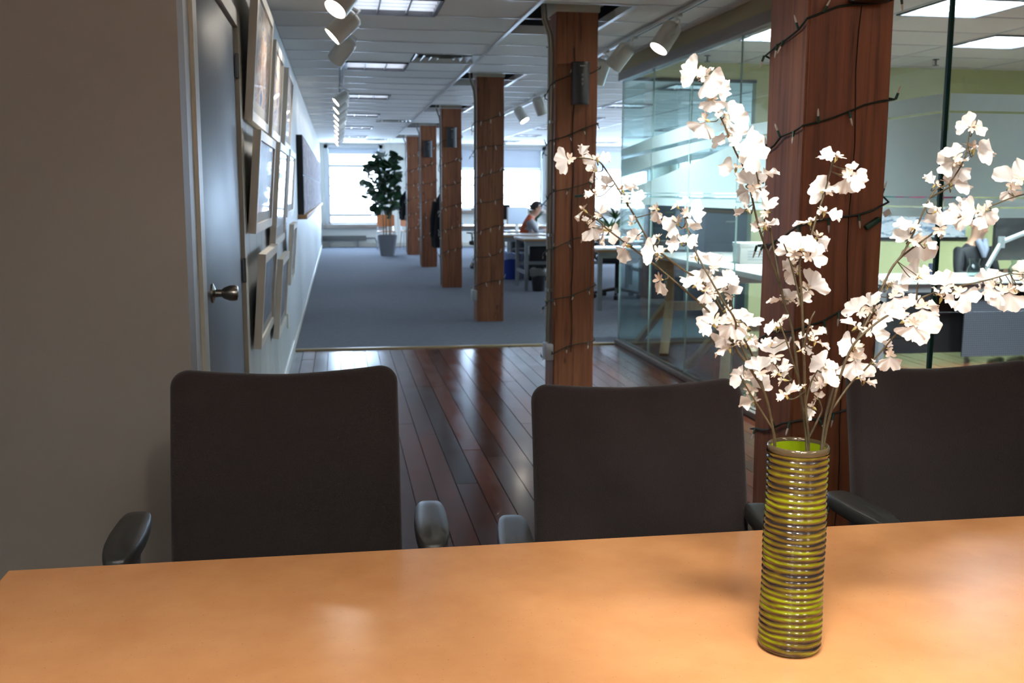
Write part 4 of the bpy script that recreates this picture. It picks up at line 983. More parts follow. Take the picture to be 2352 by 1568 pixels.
p = pz(1208, 632, 0); bin_('pale grey round bin standing under the work table', p.x-.1, p.y-.5, .15, .175, .42, ('grey', rgb(150,152,155)))

for lab, x, y, w_ in (('black low cabinet under the table before the person in orange', 3.55, 16.75, .9), ('black low cabinet under the brown-edged desk', c.x+1.5, 12.75, .5), ('black low cabinet under the window desk', 3.6, 18.75, .9)):
    t = thing('low_cabinet', lab, 'cabinet', (x, y, .004))
    MB().rbox(-w_/2, w_/2, -.2, .2, 0, .58, .006).obj('body', black_plastic, t)
    for s in (-1, 1):
        dd = MB().rbox(s*w_/4-w_/4+.01, s*w_/4+w_/4-.01, -.212, -.2, .03, .55, .004).obj('door', black_plastic, t); MB().box(s*.03-.006, s*.03+.006, -.225, -.212, .3, .42).obj('handle', steel, dd, smooth=False)
# office chairs ------------------------------------------------------------
def task_chair(label, x, y, rz, group=None, s=1.0, back=True):
    t = thing('task_chair', label, 'chair', (x, y, .004), rz, group); t.scale = (s, s, s)
    sb = cushion(.50, .48, .08, .12, .0); MS = Matrix.Translation((0, 0, .48)) @ Matrix.Rotation(R(-90), 4, 'X'); sb.v = [tuple(MS @ Vector(q)) for q in sb.v]; sb.obj('seat', mat('black_cloth', rgb(28,28,30), .8), t, angle=60)
    if back:
        bb = cushion(.46, .50, .06, .10, .04); MS = Matrix.Translation((0, .24, .80)) @ Matrix.Rotation(R(-10), 4, 'X'); bb.v = [tuple(MS @ Vector(q)) for q in bb.v]; bb.obj('backrest', MATS['black_cloth'], t, angle=60)
        MB().tube([(0, .05, .43), (0, .25, .44), (0, .28, .6), (0, .27, .75)], .02, 8).obj('back_support', black_plastic, t)
    for sx in (-1, 1):
        MB().tube([(sx*.22, .05, .45), (sx*.28, .05, .50), (sx*.28, .04, .66)], .016, 8).obj('arm_post', black_plastic, t)
        MB().rbox(sx*.28-.035, sx*.28+.035, -.14, .12, .66, .69, .012).obj('arm_pad', black_plastic, t)
    MB().tube([(0, 0, .06), (0, 0, .44)], .028, 10).obj('gas_lift', black_plastic, t)
    for k in range(5):
        a = R(72*k+10); d = Vector((math.cos(a), math.sin(a), 0)); sp = MB().tube([d*.03+Vector((0,0,.11)), d*.29+Vector((0,0,.07))], [.024, .015], 8).obj('base_spoke', black_plastic, t)
        q = d.cross(Vector((0,0,1))); e = d*.29; MB().tube([e-q*.022+Vector((0,0,.029)), e+q*.022+Vector((0,0,.029))], .029, 10).obj('caster', black_plastic, sp)
p = pz(1400, 672, 0); task_chair('black task chair tucked behind the desk left of the glass room', p.x-.1, p.y-.75, R(170), None, 1.12, False)
p = pz(1170, 570, 0)
task_chair('black task chair half hidden behind the column with switch box', 2.75, 19.4, R(200))
p = pz(2318, 800, 0); task_chair('black task chair in the glass room in front of the desk', 5.95, 7.25, R(150))
# bent plywood visitor chairs near the potted tree
def side_chair(label, x, y, rz):
    t = thing('side_chair', label, 'chair', (x, y, .004), rz, 'plywood chairs by the far window')
    wood = mat('bent_ply', rgb(176,108,62), .4); chrome = mat('chrome', rgb(200,200,205), .12, 1)
    s1 = cushion(.44, .42, .016, .06, 0); M1 = Matrix.Translation((0, 0, .46)) @ Matrix.Rotation(R(-90), 4, 'X'); s1.v = [tuple(M1 @ Vector(q)) for q in s1.v]; s1.obj('seat', wood, t, angle=60)
    b1 = cushion(.44, .30, .016, .05, .03); M1 = Matrix.Translation((0, .22, .72)) @ Matrix.Rotation(R(-10), 4, 'X'); b1.v = [tuple(M1 @ Vector(q)) for q in b1.v]; b1.obj('backrest', wood, t, angle=60)
    for sx in (-1, 1):
        MB().tube([(sx*.22, -.18, 0), (sx*.22, -.18, .44), (sx*.20, .19, .44), (sx*.19, .25, .80)], .011, 8).obj('front_leg', chrome, t)
        MB().tube([(sx*.20, .15, .44), (sx*.22, .26, 0)], .011, 8).obj('rear_leg', chrome, t)
side_chair('plywood chair with chrome legs behind the potted tree', py(886, 500, 25.9).x, 25.8, 0)
side_chair('plywood chair with chrome legs beside the last column', py(886, 500, 25.9).x+.62, 25.9, R(10))
rd = thing('baseboard_heater', 'dark finned pipe heater along the far wall below the window', 'heater', (0, FARY-.08, 0))
MB().rbox(WL+.03, .72, -.05, .04, .17, .30, .01).obj('fins', mat('heater_paint', rgb(92,92,88), .5), rd)
MB().tube([(.72, 0, .235), (.95, 0, .235), (1.0, 0, .12), (1.15, 0, .10)], .02, 8).obj('pipe', grey_metal, rd)
for xx in (WL+.2, .5): MB().box(xx-.02, xx+.02, -.02, .02, .004, .17).obj('bracket', grey_metal, rd, smooth=False)

# potted tree ----------------------------------------------------------------
pt = pz(890, 587, 0); Yp = pt.y
t = thing('potted_tree', 'tall leafy fig tree in a grey tapered pot by the far window', 'plant', (pt.x, Yp, .004))
mb = MB(); ol0 = rrect(.31, .31, .05, 5); ol1 = rrect(.44, .44, .06, 5); n = len(ol0); ol1 = [(p[0]*.44/.31, p[1]*.44/.31) for p in ol0]
vs = [(p[0], p[1], 0) for p in ol0]+[(p[0], p[1], .47) for p in ol1]+[(p[0]*.93, p[1]*.93, .47) for p in ol1]+[(p[0]*.9, p[1]*.9, .42) for p in ol1]
mb.add(vs, [(j*n+i, j*n+(i+1) % n, (j+1)*n+(i+1) % n, (j+1)*n+i) for j in range(3) for i in range(n)]+[tuple(range(n))[::-1]])
mb.obj('pot', mat('grey_pot', rgb(112,114,118), .5), t)
MB().lathe([(0, .445), (.12, .45), (.20, .425)], 16).obj('soil', mat('moss', rgb(96,128,66), .9, bump=.6, bscale=30), t)
tr_m = mat('tree_bark', rgb(110,88,62), .8); leaf_m = mat('dark_leaf', rgb(36,62,38), .4, objrand=.35)
rl = random.Random(5); tips = []
for i, (ax, hh) in enumerate(((-.10, 1.55), (-.02, 1.78), (.06, 1.62), (.10, 1.45))):
    pth = [Vector((ax*.8, rl.uniform(-.06, .06), .43)), Vector((ax*.9, 0, .9)), Vector((ax*1.6, rl.uniform(-.1, .1), 1.3)), Vector((ax*2.6, rl.uniform(-.15, .15), .43+hh))]
    sp = smooth_path(pth, 5); MB().tube(sp, [.014-.009*j/(len(sp)-1) for j in range(len(sp))], 6).obj('trunk', tr_m, t); tips.append(sp)
lf = MB()
vs = []
for i, (s, w_) in enumerate(((0, .05), (.2, .5), (.45, .85), (.7, 1), (.9, .6), (1, .05))):
    z = -.15*(s-.3)**2; vs += [(-w_*.38, s, z+.04*w_), (0, s, z), (w_*.38, s, z+.04*w_)]
lf.add(vs, [(i*3+j, i*3+j+1, i*3+j+4, i*3+j+3) for i in range(5) for j in range(2)]); leaf_me = lf.mesh('leaf', leaf_m, angle=180)
def leaf(parent, me, pos, d, size, roll=0):
    d = Vector(d).normalized(); up = Vector((0,0,1)) if abs(d.z) < .95 else Vector((1,0,0))
    xx = d.cross(up).normalized(); nn = xx.cross(d); M = Matrix((xx, d, nn)).transposed().to_4x4()
    o = link('leaf', me, parent); o.matrix_local = Matrix.Translation(pos) @ M @ Matrix.Rotation(roll, 4, 'Y') @ Matrix.Scale(size, 4); return o
# outline from the photograph: crown from 835..925 px wide, 352..500 px high
for k in range(240):
    z = .95+1.32*rl.random()**.8
    half = .45*math.sin(max(0.05, min(1, (2.38-z)/1.0))*math.pi*.62)+.03
    if z < 1.25: half *= .5
    a = rl.uniform(0, 6.283); r = half*math.sqrt(rl.random())
    pos = Vector((min(.15, r*math.cos(a)*(.35 if k % 3 == 0 else 1)), r*math.sin(a)*.8, z))
    leaf(t, leaf_me, pos, (math.cos(a)*(k % 3 > 0)+rl.uniform(-.7, .7), math.sin(a)*(k % 3 > 0)+rl.uniform(-.7, .7), rl.uniform(-.5, .7)), rl.uniform(.16, .27), rl.uniform(-1, 1))
for q in ((-.47, 0, 1.95), (-.44, 0, 1.85), (-.42, 0, 1.74), (-.5, 0, 2.02), (-.42, 0, 1.6)):
    leaf(t, leaf_me, Vector(q), (rl.uniform(-.4, .3), rl.uniform(-.3, .3), rl.uniform(-.2, 1)), .2, rl.uniform(-1, 1))
MB().tube([(-.2, 0, 1.5), (-.36, 0, 1.7), (-.47, 0, 2.0)], .006, 5).obj('twig', tr_m, t)

# coats hanging on column hooks -------------------------------------------------
def coat(label, x, y, z0, z1, w_, col):
    t = thing('coat', label, 'coat', (x, y, z0), 0, 'dark coats on column hooks')
    n = 24; mb = MB(); vs = []; H = z1-z0; rr = random.Random(int(x*100))
    rings = [(0, .95), (.15, 1.0), (.4, .86), (.65, .72), (.85, .62), (.95, .35), (1, .08)]
    for f, k in rings:
        for i in range(n):
            a = 2*math.pi*i/n; fold = 1+.13*math.sin(a*5+f*2)*(1-f)
            vs.append((w_/2*k*math.cos(a)*fold, w_*.30*k*math.sin(a)*fold, H*f+.02*math.sin(a*3)*(1-f)))
    mb.add(vs, [(j*n+i, j*n+(i+1) % n, (j+1)*n+(i+1) % n, (j+1)*n+i) for j in range(len(rings)-1) for i in range(n)]+[tuple(range(n))[::-1], tuple(range((len(rings)-1)*n, len(rings)*n))])
    mb.obj('body', mat('coat_cloth', rgb(20,20,24), .9), t, angle=80)
    for s in (-1, 1): MB().tube([(s*w_*.30, 0, H*.82), (s*w_*.42, .02, H*.5), (s*w_*.44, .03, H*.18)], [.06, .055, .045], 8).obj('sleeve', MATS['coat_cloth'], t, angle=80)
    MB().tube([(0, 0, H-.02), (.0, .0, H+.05), (.06, -.03, H+.05), (.12, -.14, H+.05)], .008, 6).obj('hanger_loop', dark_metal, t)
p = py(932, 470, 24.2); coat('dark coat hanging behind the column nearest the potted tree', p.x+.06, 24.18, .80, 1.50, .42, 0)
p = py(1008, 500, 15.95); coat('long dark coat hanging behind the column with silver-edged speaker', p.x+.06, 15.95, .60, 1.45, .34, 0)

# small desk things beyond ------------------------------------------------------
def monitor(label, x, y, z, w_, h_, rz, frame=black_plastic, screen=None, stand=True):
    t = thing('monitor', label, 'monitor', (x, y, z), rz)
    MB().rbox(-w_/2, w_/2, -.02, .02, .12, .12+h_, .008).obj('housing', frame, t)
    MB().box(-w_/2+.015, w_/2-.015, -.0215, -.0195, .135, .105+h_).obj('screen', screen or mat('screen_dark', rgb(18,18,22), .15), t, smooth=False)
    if stand:
        MB().box(-.03, .03, .0, .03, 0, .2).obj('neck', frame, t, smooth=False); MB().rbox(-.12, .12, -.08, .10, 0, .012, .004).obj('foot', frame, t)
p = py(1205, 500, 18.4); monitor('pale grey monitor on the window desk behind the person in orange', p.x-.12, 18.5, .74, .42, .32, R(20), white_lam, mat('screen_pale', rgb(180,196,214), .2))
monitor('dark monitor on the window desk near the far windows', 3.4, 21.8, .74, .5, .32, R(-15))
monitor('dark monitor on the far desk seen through the back panes', 4.9, 14.5, .75, .55, .34, R(10))
# spider plant in glass jar on the brown-edged desk
sp_m = mat('pale_leaf', rgb(168,196,150), .5, objrand=.3); gr_m = mat('mid_leaf', rgb(52,96,50), .5, objrand=.3)
narrow = MB(); vs = []
for i in range(8):
    s = i/7; w_ = .06*math.sin(math.pi*min(1, .12+s*.88)); vs += [(-w_, s, -.6*s*s+.02), (0, s, -.6*s*s), (w_, s, -.6*s*s+.02)]
narrow.add(vs, [(i*3+j, i*3+j+1, i*3+j+4, i*3+j+3) for i in range(7) for j in range(2)])
nar_pale = narrow.mesh('leaf', sp_m, angle=180); nar_green = narrow.mesh('leaf', gr_m, angle=180); nar_dark = narrow.mesh('leaf', mat('palm_leaf', rgb(34,60,48), .45, objrand=.3), angle=180)
q = py(1402, 520, 12.6)
t = thing('glass_jar_plant', 'pale spider plant in a clear glass jar on the brown-edged desk', 'plant', (q.x, 12.6, .76))
MB().lathe([(0, .003), (.055, .003), (.06, .01), (.05, .16), (.058, .17), (.052, .165), (.044, .16), (.053, .015), (0, .012)], 16).obj('jar', clear_glass, t)
for k in range(46):
    a = rl.uniform(0, 6.28); leaf(t, nar_pale if k % 4 else nar_green, Vector((0, 0, .15)), (math.cos(a), math.sin(a), rl.uniform(.6, 3)), rl.uniform(.22, .42), rl.uniform(-.4, .4))
for k in range(14):
    a = rl.uniform(0, 6.28); leaf(t, nar_green, Vector((.08, .05, .35)), (math.cos(a), math.sin(a), rl.uniform(.6, 2)), rl.uniform(.2, .32))
MB().tube([(0, 0, .1), (.05, .03, .3), (.08, .05, .36)], .005, 5).obj('stalk', gr_m, t)
p = py(1228, 448, 18.8)
t = thing('window_plant', 'leafy green plant on the window desk behind the person in orange', 'plant', (p.x, 18.8, .74))
MB().lathe([(0, 0), (.07, 0), (.09, .15), (.08, .15), (.06, .02)], 14).obj('pot', white_lam, t)
for k in range(36):
    a = rl.uniform(0, 6.28); leaf(t, leaf_me if k % 2 else nar_green, Vector((rl.uniform(-.05, .05), rl.uniform(-.05, .05), rl.uniform(.15, .45))), (math.cos(a), math.sin(a), rl.uniform(.1, 1.5)), rl.uniform(.12, .24), rl.uniform(-.5, .5))
p = py(1235, 415, 18.8)
# clutter on desks
cb = 0
def clutter(x, y, z, n, seed, label, sp=(.5, .25)):
    rr = random.Random(seed); pal = [((200,200,196), 'white'), ((60,66,80), 'dark blue'), ((150,60,50), 'red'), ((110,116,126), 'grey'), ((180,170,150), 'beige')]; rr.shuffle(pal)
    for i in range(n):
        xx, yy = x+(i-n/2+.5)*(sp[0]*2/n)+rr.uniform(-.02, .02), y+rr.uniform(-sp[1], sp[1])
        wv, dv, hv = rr.uniform(.08, .8*sp[0]*2/n), rr.uniform(.15, .24), rr.uniform(.02, .16)
        c_, cn_ = pal[i % 5]
        lb = '%s %s %s' % (cn_, 'box' if hv > .06 else 'flat folder', label.replace('papers and boxes ', ''))
        t = thing('paper_box' if hv > .06 else 'paper_stack', lb, 'office supplies', (xx, yy, z), rr.uniform(-.3, .3), label)
        MB().rbox(-wv/2, wv/2, -dv/2, dv/2, 0, hv, .004).obj('body', mat('clutter_%d_%d' % (c_[0], c_[2]), rgb(*c_), .6), t)
        MB().box(-wv/2+.01, wv/2-.01, -dv/2+.01, dv/2-.01, hv, hv+.003).obj('sheet', mat('sheet_white', rgb(214,214,210), .7), t, smooth=False)
clutter(c.x+1.2, 12.65, .76, 5, 1, 'papers and boxes on the brown-edged desk', (.55, .12))
clutter(4.6, 18.6, .74, 5, 2, 'papers and boxes on the window desk behind the person in orange', (.5, .12))
clutter(4.4, 16.6, .77, 4, 4, 'papers and boxes on the table before the person in orange', (.6, .15))
clutter(5.9, 14.4, .75, 5, 8, 'papers and boxes on the far desk behind the back panes', (.6, .15))
# grey cabinets behind the back panes
def cabinet(label, x, y, w_, d_, h_, col):
    t = thing('filing_cabinet', label, 'cabinet', (x, y, .004), 0, 'grey cabinets beyond the glass room')
    MB().rbox(-w_/2, w_/2, -d_/2, d_/2, 0, h_, .006).obj('body', mat('cab_%d' % col[0], rgb(*col), .45), t)
    k = max(2, int(h_/.33))
    for i in range(k):
        dw = MB().rbox(-w_/2+.01, w_/2-.01, -d_/2-.012, -d_/2, .03+i*(h_-.04)/k, .03+(i+1)*(h_-.04)/k-.015, .004).obj('drawer', MATS['cab_%d' % col[0]], t)
        zc = .03+(i+.6)*(h_-.04)/k; MB().box(-.06, .06, -d_/2-.025, -d_/2-.012, zc-.008, zc+.008).obj('handle', steel, dw, smooth=False)
p = py(1490, 500, 13.73); cabinet('tall grey drawer cabinet seen through the back glass near the desk end', p.x+.22, 13.73, .45, .44, 1.32, (108,118,136))
p = py(1640, 500, 11.6); cabinet('darker grey drawer cabinet beyond the back glass beside the painted wall', p.x+.1, 11.6, .62, .55, 1.30, (74,82,98))
p = py(1565, 520, 15.6); cabinet('low grey drawer cabinet beyond the back glass behind the far desk', p.x+.1, 15.6, .6, .5, 1.0, (120,126,138))
# ================================================================= INSIDE THE GLASS ROOM
wood_l = mat('trestle_wood', rgb(178,160,130), .6, var=.12, vscale=12, stretch=(3,3,.4))
# trestle table pushed along the glass
ax = 2.86
t = thing('trestle_table', 'white plank table on wooden sawhorse trestles behind the glass', 'table', (3.25, 8.1, 0))
MB().rbox(-.40, .45, -1.75, 1.15, .86, .90, .004).obj('top', white_lam, t)
for yy in (-.55, .90):
    tr = MB().rbox(-.38, .42, yy-.045, yy+.045, .76, .86, .005).obj('trestle_beam', wood_l, t)
    for sx in (-1, 1):
        MB().rbox(sx*.25-.035, sx*.25+.035, yy-.035, yy+.035, .38, .76, .004).obj('trestle_post', wood_l, tr)
        for sy in (-1, 1):
            d = Vector((sx*.42, yy+sy*.40, .03)); u = Vector((sx*.25, yy+sy*.02, .46)); dd = (u-d); L = dd.length
            MB().rbox(-.04, .04, -.02, .02, 0, L, .004, Matrix.Translation(d) @ aim(dd)).obj('trestle_leg', wood_l, tr)
    MB().box(-.25, .25, yy-.03, yy+.03, .38, .46).obj('trestle_brace', wood_l, tr, smooth=False)
q = py(1668, 612, 8.2)
t = thing('archive_box', 'white carton with grey printed label on the trestle table', 'box', (3.30, 7.75, .90), R(-8))
MB().rbox(-.16, .16, -.12, .12, 0, .16, .004).obj('carton', white_lam, t); MB().rbox(-.165, .165, -.125, .125, .13, .165, .003).obj('lid', white_lam, t)
for k in range(4): MB().box(-.10, .08-.03*(k % 2), -.1225, -.1205, .03+k*.022, .04+k*.022).obj('printed_line', mat('print_grey2', rgb(150,152,155), .7), t, smooth=False)
t = thing('potted_palm', 'dark green palm leaves in a pot at the end of the trestle table', 'plant', (3.42, 7.0, .90))
MB().lathe([(0, 0), (.06, 0), (.085, .13), (.075, .13), (.055, .02)], 14).obj('pot', dark_metal, t)
for k in range(30):
    a = rl.uniform(0, 6.28); leaf(t, nar_dark, Vector((0, 0, .13)), (math.cos(a), math.sin(a), rl.uniform(1.2, 3.5)), rl.uniform(.2, .38), rl.uniform(-.4, .4))
# curved dark chair behind the trestle table
task_chair('black task chair at the trestle table in the glass room', 4.25, 8.9, R(80))
# desk with white top and perforated panel
DY0_, DY1_ = 7.85, 8.55
d2 = desk('office_desk', 'white desk with perforated front panel inside the glass room', 4.45, 7.4, DY0_, DY1_, .74, stretch=False, edgem=white_lam)
peg, nt, b = node_mat('perforated_metal')
vv = coords(nt, (1,1,1)); sx_ = nt.nodes.new('ShaderNodeSeparateXYZ'); nt.links.new(vv, sx_.inputs[0])
outs = []
for ax_ in ('X', 'Z'):
    a = nt.nodes.new('ShaderNodeMath'); a.operation = 'MULTIPLY'; a.inputs[1].default_value = 2*math.pi/.019; nt.links.new(sx_.outputs[ax_], a.inputs[0])
    s_ = nt.nodes.new('ShaderNodeMath'); s_.operation = 'SINE'; nt.links.new(a.outputs[0], s_.inputs[0]); outs.append(s_.outputs[0])
ad = nt.nodes.new('ShaderNodeMath'); ad.operation = 'ADD'; nt.links.new(outs[0], ad.inputs[0]); nt.links.new(outs[1], ad.inputs[1])
cr = ramp(nt, [(.0, rgb(84,88,98)), (.9, rgb(34,36,42))]); cr.color_ramp.interpolation = 'CONSTANT'; nt.links.new(ad.outputs[0], cr.inputs[0]); nt.links.new(cr.outputs[0], b.inputs['Base Color'])
b.inputs['Roughness'].default_value = .45
MB().box(-1.42, 1.42, -.12, -.11, .08, .66).obj('added_dark_panel', dark_metal, d2, smooth=False)  # dark panel added under the desk, covering the painted wall behind
MB().box(-.62, .50, -.25, -.235, .06, .56).obj('perforated_panel', peg, d2, smooth=False)
# wall mural and board on the painted wall
t = thing('snow_mural', 'wide snowy mountain landscape print on the painted wall', 'picture', (5.55, GY1-.03, 1.02))
mur, nt, b = node_mat('snow_landscape')
f = nz(nt, coords(nt, (1,1,2.5)), 7, 6, .6, .5); cr = ramp(nt, [(.3, rgb(60,84,120)), (.42, rgb(130,150,176)), (.5, rgb(222,226,232)), (.66, rgb(200,210,225)), (.75, rgb(66,104,60))]); nt.links.new(f, cr.inputs[0]); nt.links.new(cr.outputs[0], b.inputs['Base Color'])
MB().box(-.95, .75, -.006, .0, 0, .30).obj('print', mur, t, smooth=False)
MB().box(-.95, .75, -.006, .0, .37, .42).obj('colour_strip', art_mat('strip_print', [(.3, rgb(150,60,90)), (.5, rgb(60,120,120)), (.65, rgb(90,70,130)), (.8, rgb(200,200,205))], 2.0, 9, True), t, smooth=False)
MB().box(-.98, .78, -.004, .008, -.03, .0).obj('lower_rail', dark_metal, t, smooth=False)
wb = thing('whiteboard', 'white board with small dark scribbles on the painted wall', 'whiteboard', (5.4, GY1-.03, 1.46))
MB().rbox(-1.0, 1.0, -.012, .006, 0, .62, .004).obj('panel', mat('whiteboard_enamel', rgb(222,226,230), .2), wb)
rs = random.Random(9)
for k in range(22):
    x_ = rs.uniform(-.8, .3); z_ = rs.uniform(.04, .20); MB().box(x_, x_+rs.uniform(.02, .07), -.0135, -.0118, z_, z_+.006).obj('pen_stroke', mat('pen_ink', rgb(50,56,70), .6), wb, smooth=False)
# monitor on articulated arm
MX = py(2282, 555, 8.42); MX.x += .27
t = thing('monitor', 'black monitor on a silver articulated arm in the glass room', 'monitor', (MX.x, 8.42, .74))
MB().rbox(-.27, .30, -.02, .025, .12, .56, .008).obj('housing', black_plastic, t)
a0 = py(2268, 612, 8.2)-t.location; a1 = py(2300, 556, 8.2)-t.location; a2 = py(2360, 532, 8.25)-t.location
al = mat('aluminium', rgb(186,192,196), .3, .7)
MB().tube([a0, a1], .022, 10).obj('lower_arm', al, t); MB().tube([a1, a2], .022, 10).obj('upper_arm', al, t); MB().tube([a1-Vector((0,0,.05)), a1+Vector((0,0,.05))], .03, 12).obj('joint', al, t)
MB().tube([(a0.x, a0.y, 0), a0], .02, 10).obj('post', al, t); MB().tube([(a0.x, a0.y, 0), (a0.x, a0.y, .012)], .06, 16).obj('clamp', al, t)
def carafe(label, x, y, z):
    t = thing('glass_carafe', label, 'carafe', (x, y, z), 0, 'glass carafes on the desk')
    MB().lathe([(0, .002), (.055, .002), (.062, .02), (.060, .07), (.040, .105), (.038, .11), (.050, .16), (.048, .16), (.035, .11), (.056, .07), (.058, .02), (0, .006)], 20).obj('body', clear_glass, t)
    MB().lathe([(0, .007), (.055, .007), (.057, .06), (0, .06)], 20).obj('water', clear_glass, t)
q = py(2238, 612, 8.1); carafe('clear glass carafe on the desk before the seated person', q.x, 8.1, .74)
q = py(2325, 622, 8.15); carafe('clear glass carafe on the desk under the monitor', q.x, 8.1, .74)
q = py(2150, 612, 8.3)
t = thing('pencil_cup', 'small dark blue cup on the glass room desk', 'cup', (q.x, 8.35, .74))
MB().lathe([(0, 0), (.035, 0), (.038, .10), (.034, .10), (.032, .006), (0, .006)], 16).obj('body', mat('navy', rgb(36,44,70), .4), t)
MB().tube([(.01, 0, .01), (.03, .01, .15)], .004, 6).obj('pencil', ply, t)

# ================================================================= PEOPLE
def person(label, loc, rz, top, sleeve, hairc, pants, arms='desk', inner=None, tilt=0, seat=.46):
    t = thing('person', label, 'person', loc, rz)
    V = []; E = []; EM = []
    def v(p, r, ry=None): V.append((Vector(p), r, ry or r)); return len(V)-1
    def e(a, b, m): E.append((a, b)); EM.append(m)
    SK, TOP, SL, PA, SH = 0, 1, 2, 3, 4
    pel = v((0, 0, .09), .15, .12); sp1 = v((0, .005, .24), .14, .11+.08*tilt); ch = v((0, .0, .42), .165, .115+.06*tilt); nb = v((0, -.005, .53), .10, .075)
    e(pel, sp1, TOP); e(sp1, ch, TOP); e(ch, nb, TOP)
    hz_ = -.06 if tilt else 0
    nk = v((0, -.02, .60+hz_*.7), .052); hb = v((0, -.045, .665+hz_), .068, .078); hm = v((0, -.05, .735+hz_), .075, .092); ht = v((0, -.045, .805+hz_), .062, .075)
    e(nb, nk, SK); e(nk, hb, SK); e(hb, hm, SK); e(hm, ht, SK)
    ns = v((0, -.135, .695+hz_), .014); nr = v((0, -.115, .72+hz_), .014); e(hm, nr, SK); e(nr, ns, SK)
    for s in (-1, 1):
        sh = v((s*.185, .0, .475), .062); el = v((s*.235, -.06-.4*tilt, .25), .046); wr = v((s*.13 if arms == 'desk' else s*.2, -.27-.1*tilt, .29), .030); pm = v((s*.10 if arms == 'desk' else s*.18, -.335, .30), .030, .016)
        e(ch, sh, TOP); e(sh, el, SL); e(el, wr, SL); e(wr, pm, SK)
        hx_ = s*.10 if arms == 'desk' else s*.18
        for k in range(4):
            bx = hx_+(k-1.5)*.017; L = (.062, .075, .07, .055)[k]
            f0 = v((bx, -.36, .302), .0085); f1 = v((bx+(k-1.5)*.004, -.36-L*.55, .298), .008); f2 = v((bx+(k-1.5)*.005, -.36-L, .284), .0065)
            e(pm, f0, SK); e(f0, f1, SK); e(f1, f2, SK)
        t0 = v((hx_-s*.034, -.325, .296), .010); t1 = v((hx_-s*.052, -.36, .288), .008); e(pm, t0, SK); e(t0, t1, SK)
        hp = v((s*.095, -.03, .08), .095); kn = v((s*.12, -.42, .09), .066); an = v((s*.12, -.40, -seat+.09), .042); to = v((s*.125, -.55, -seat+.04), .035)
        e(pel, hp, PA); e(hp, kn, PA); e(kn, an, PA); e(an, to, SH)
    def ln(p): return Vector((p.x, p.y-tilt*max(0, p.z-.09), p.z-.10*tilt*max(0, p.z-.09)))
    V = [(ln(p), r, ry) for p, r, ry in V]
    hd = ln(Vector((0, -.05, .735+hz_)))-Vector((0, -.05, .735))
    me = bpy.data.meshes.new('body'); me.from_pydata([p for p, _, _ in V], E, [])
    ob = bpy.data.objects.new('tmp', me); COL.objects.link(ob)
    md = ob.modifiers.new('s', 'SKIN'); md.use_smooth_shade = True; sd = ob.modifiers.new('ss', 'SUBSURF'); sd.levels = 2
    for i, (p, r, ry) in enumerate(V):
        d = me.skin_vertices[0].data[i]; d.radius = (r, ry); d.use_root = (i == 0)
    dg = bpy.context.evaluated_depsgraph_get(); dg.update(); bm_ = bpy.data.meshes.new_from_object(ob.evaluated_get(dg))
    bpy.data.objects.remove(ob, do_unlink=True)
    bm_.materials.clear()
    for m_ in (mat('skin_tone', rgb(196,150,126), .55), top, sleeve, pants, black_plastic): bm_.materials.append(m_)
    for pl in bm_.polygons:
        c_ = pl.center; best = 9; bi = 0
        for (a, b_), m_ in zip(E, EM):
            A, B = V[a][0], V[b_][0]; ab = B-A; s = max(0, min(1, (c_-A).dot(ab)/ab.length_squared)); dd = (A+ab*s-c_).length
            if m_ == SK and V[a][1] == .075: dd -= .03
            if dd < best: best = dd; bi = m_
        if c_.z > .60+hz_-.06*tilt and (c_-ln(Vector((0, -.05, .735+hz_)))).length < .125: bi = 0
        pl.material_index = bi; pl.use_smooth = True
    bm_.name = 'body'; link('body', bm_, t)
    # hair cap, ears, eyes, brows and mouth
    mb = MB(); n = 20; vs = []
    for j in range(9):
        ph = R(8+j*13)
        for i in range(n):
            a = 2*math.pi*i/n; fr = math.sin(a)  # fr<0 = face side
            lim = 1 if fr > -.25 else .62
            pp = min(ph, R(118)*lim) if fr > -.25 else min(ph, R(66))
            wob = 1+.03*math.sin(i*3.1+j)
            vs.append((.088*math.sin(pp)*math.cos(a)*wob, -.040+.108*math.sin(pp)*math.sin(a)*wob, .755+.108*math.cos(pp)*wob))
    mb.add(vs, [(j*n+i, j*n+(i+1) % n, (j+1)*n+(i+1) % n, (j+1)*n+i) for j in range(8) for i in range(n)]+[tuple(range(n))])
    mb.obj('hair', mat('hair_%d' % hairc[0], rgb(*hairc), .7), t, angle=80)
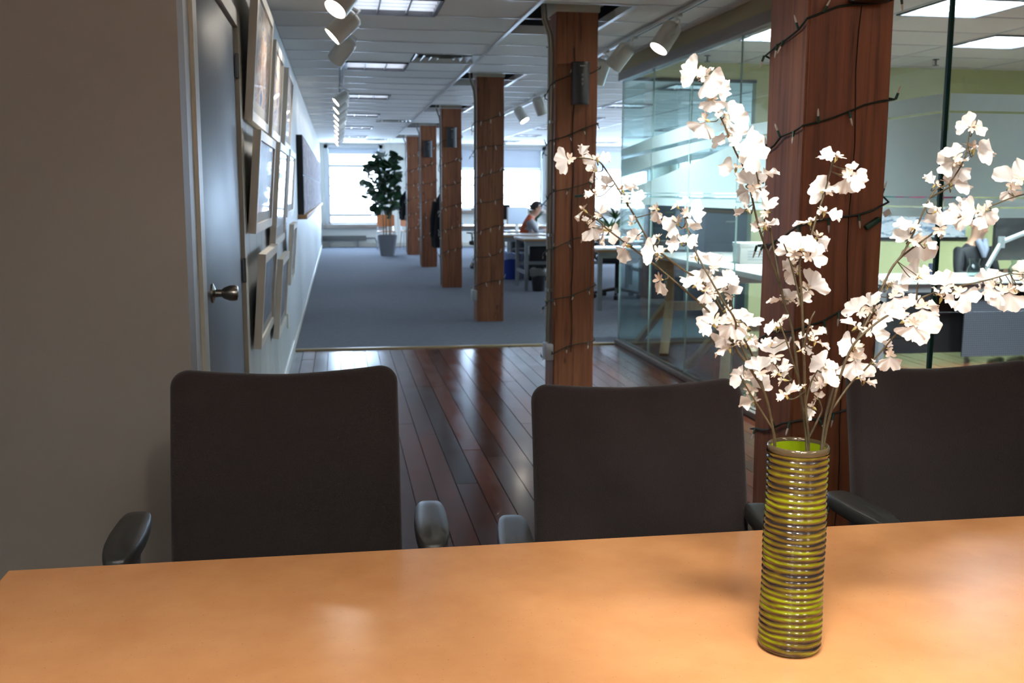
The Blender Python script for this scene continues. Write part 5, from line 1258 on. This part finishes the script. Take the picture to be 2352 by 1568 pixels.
    for s in (-1, 1):
        MB().lathe([(0, -.012), (.018, -.006), (.02, .004), (0, .012)], 10, Matrix.Translation((s*.082, -.035, .72)) @ Matrix.Rotation(R(90), 4, 'Y') @ Matrix.Diagonal((1.5, 1, 1, 1))).obj('ear', MATS['skin_tone'], t)
        MB().lathe([(0, -.009), (.008, -.004), (.009, 0), (.008, .004), (0, .009)], 10, Matrix.Translation((s*.030, -.128, .738))).obj('eye', mat('eye_dark', rgb(40,32,30), .2), t)
        MB().rbox(s*.032-.017, s*.032+.017, -.137, -.128, .755, .761, .002).obj('eyebrow', MATS['hair_%d' % hairc[0]], t)
    MB().rbox(-.022, .022, -.133, -.122, .655, .664, .003).obj('mouth', mat('lip_tone', rgb(160,96,88), .5), t)
    for ch_ in t.children:
        if ch_.name.split('.')[0] != 'body': ch_.location = hd
    if inner:
        MB().tube([(-.045, -.075, .58), (-.02, -.115, .50), (0, -.125, .42)], [.03, .034, .02], 8).tube([(.045, -.075, .58), (.02, -.115, .50), (0, -.125, .42)], [.03, .034, .02], 8).obj('scarf', inner, t, angle=80)
    return t
vest = mat('orange_vest', rgb(186,84,50), .8); grey_sl = mat('grey_sleeve', rgb(158,160,166), .8); denim = mat('denim', rgb(44,52,74), .85)
jacket = mat('dark_jacket', rgb(17,18,24), .75); shirt = mat('scarf_grey', rgb(120,126,142), .8)
P1 = py(1236, 480, 17.5)
person('person in an orange vest and grey sleeves seated at a far work table', (P1.x-.27, 17.55, P1.z-.645), R(80), vest, grey_sl, (36,28,26), denim, tilt=.36, seat=P1.z-.645)
zz = P1.z-.735
P2 = py(2246, 512, 8.85)
person('person in a dark jacket and grey scarf seated at the glass room desk', (P2.x-.02, 8.85, P2.z-.735), R(12), jacket, jacket, (58,46,40), denim, inner=shirt, seat=P2.z-.735)
for lab, P, yy, rz_ in (('grey stool under the person in the orange vest', P1, 17.55, 78), ('grey stool under the person in the dark jacket', P2, 8.85, 12)):
    z_ = P.z-(.645 if P is P1 else .735)-.035
    t = thing('stool', lab, 'stool', (P.x-(.27 if P is P1 else .02), yy, .004), R(rz_))
    MB().lathe([(0, z_-.05), (.16, z_-.05), (.175, z_-.03), (.17, z_-.005), (0, z_)], 24).obj('seat', mat('stool_grey', rgb(70,72,78), .6), t)
    MB().tube([(0, 0, .03), (0, 0, z_-.05)], .025, 10).obj('post', grey_metal, t); MB().lathe([(0, 0), (.2, 0), (.2, .015), (.03, .035), (0, .035)], 24).obj('foot', grey_metal, t)
print('objects', len(bpy.data.objects))
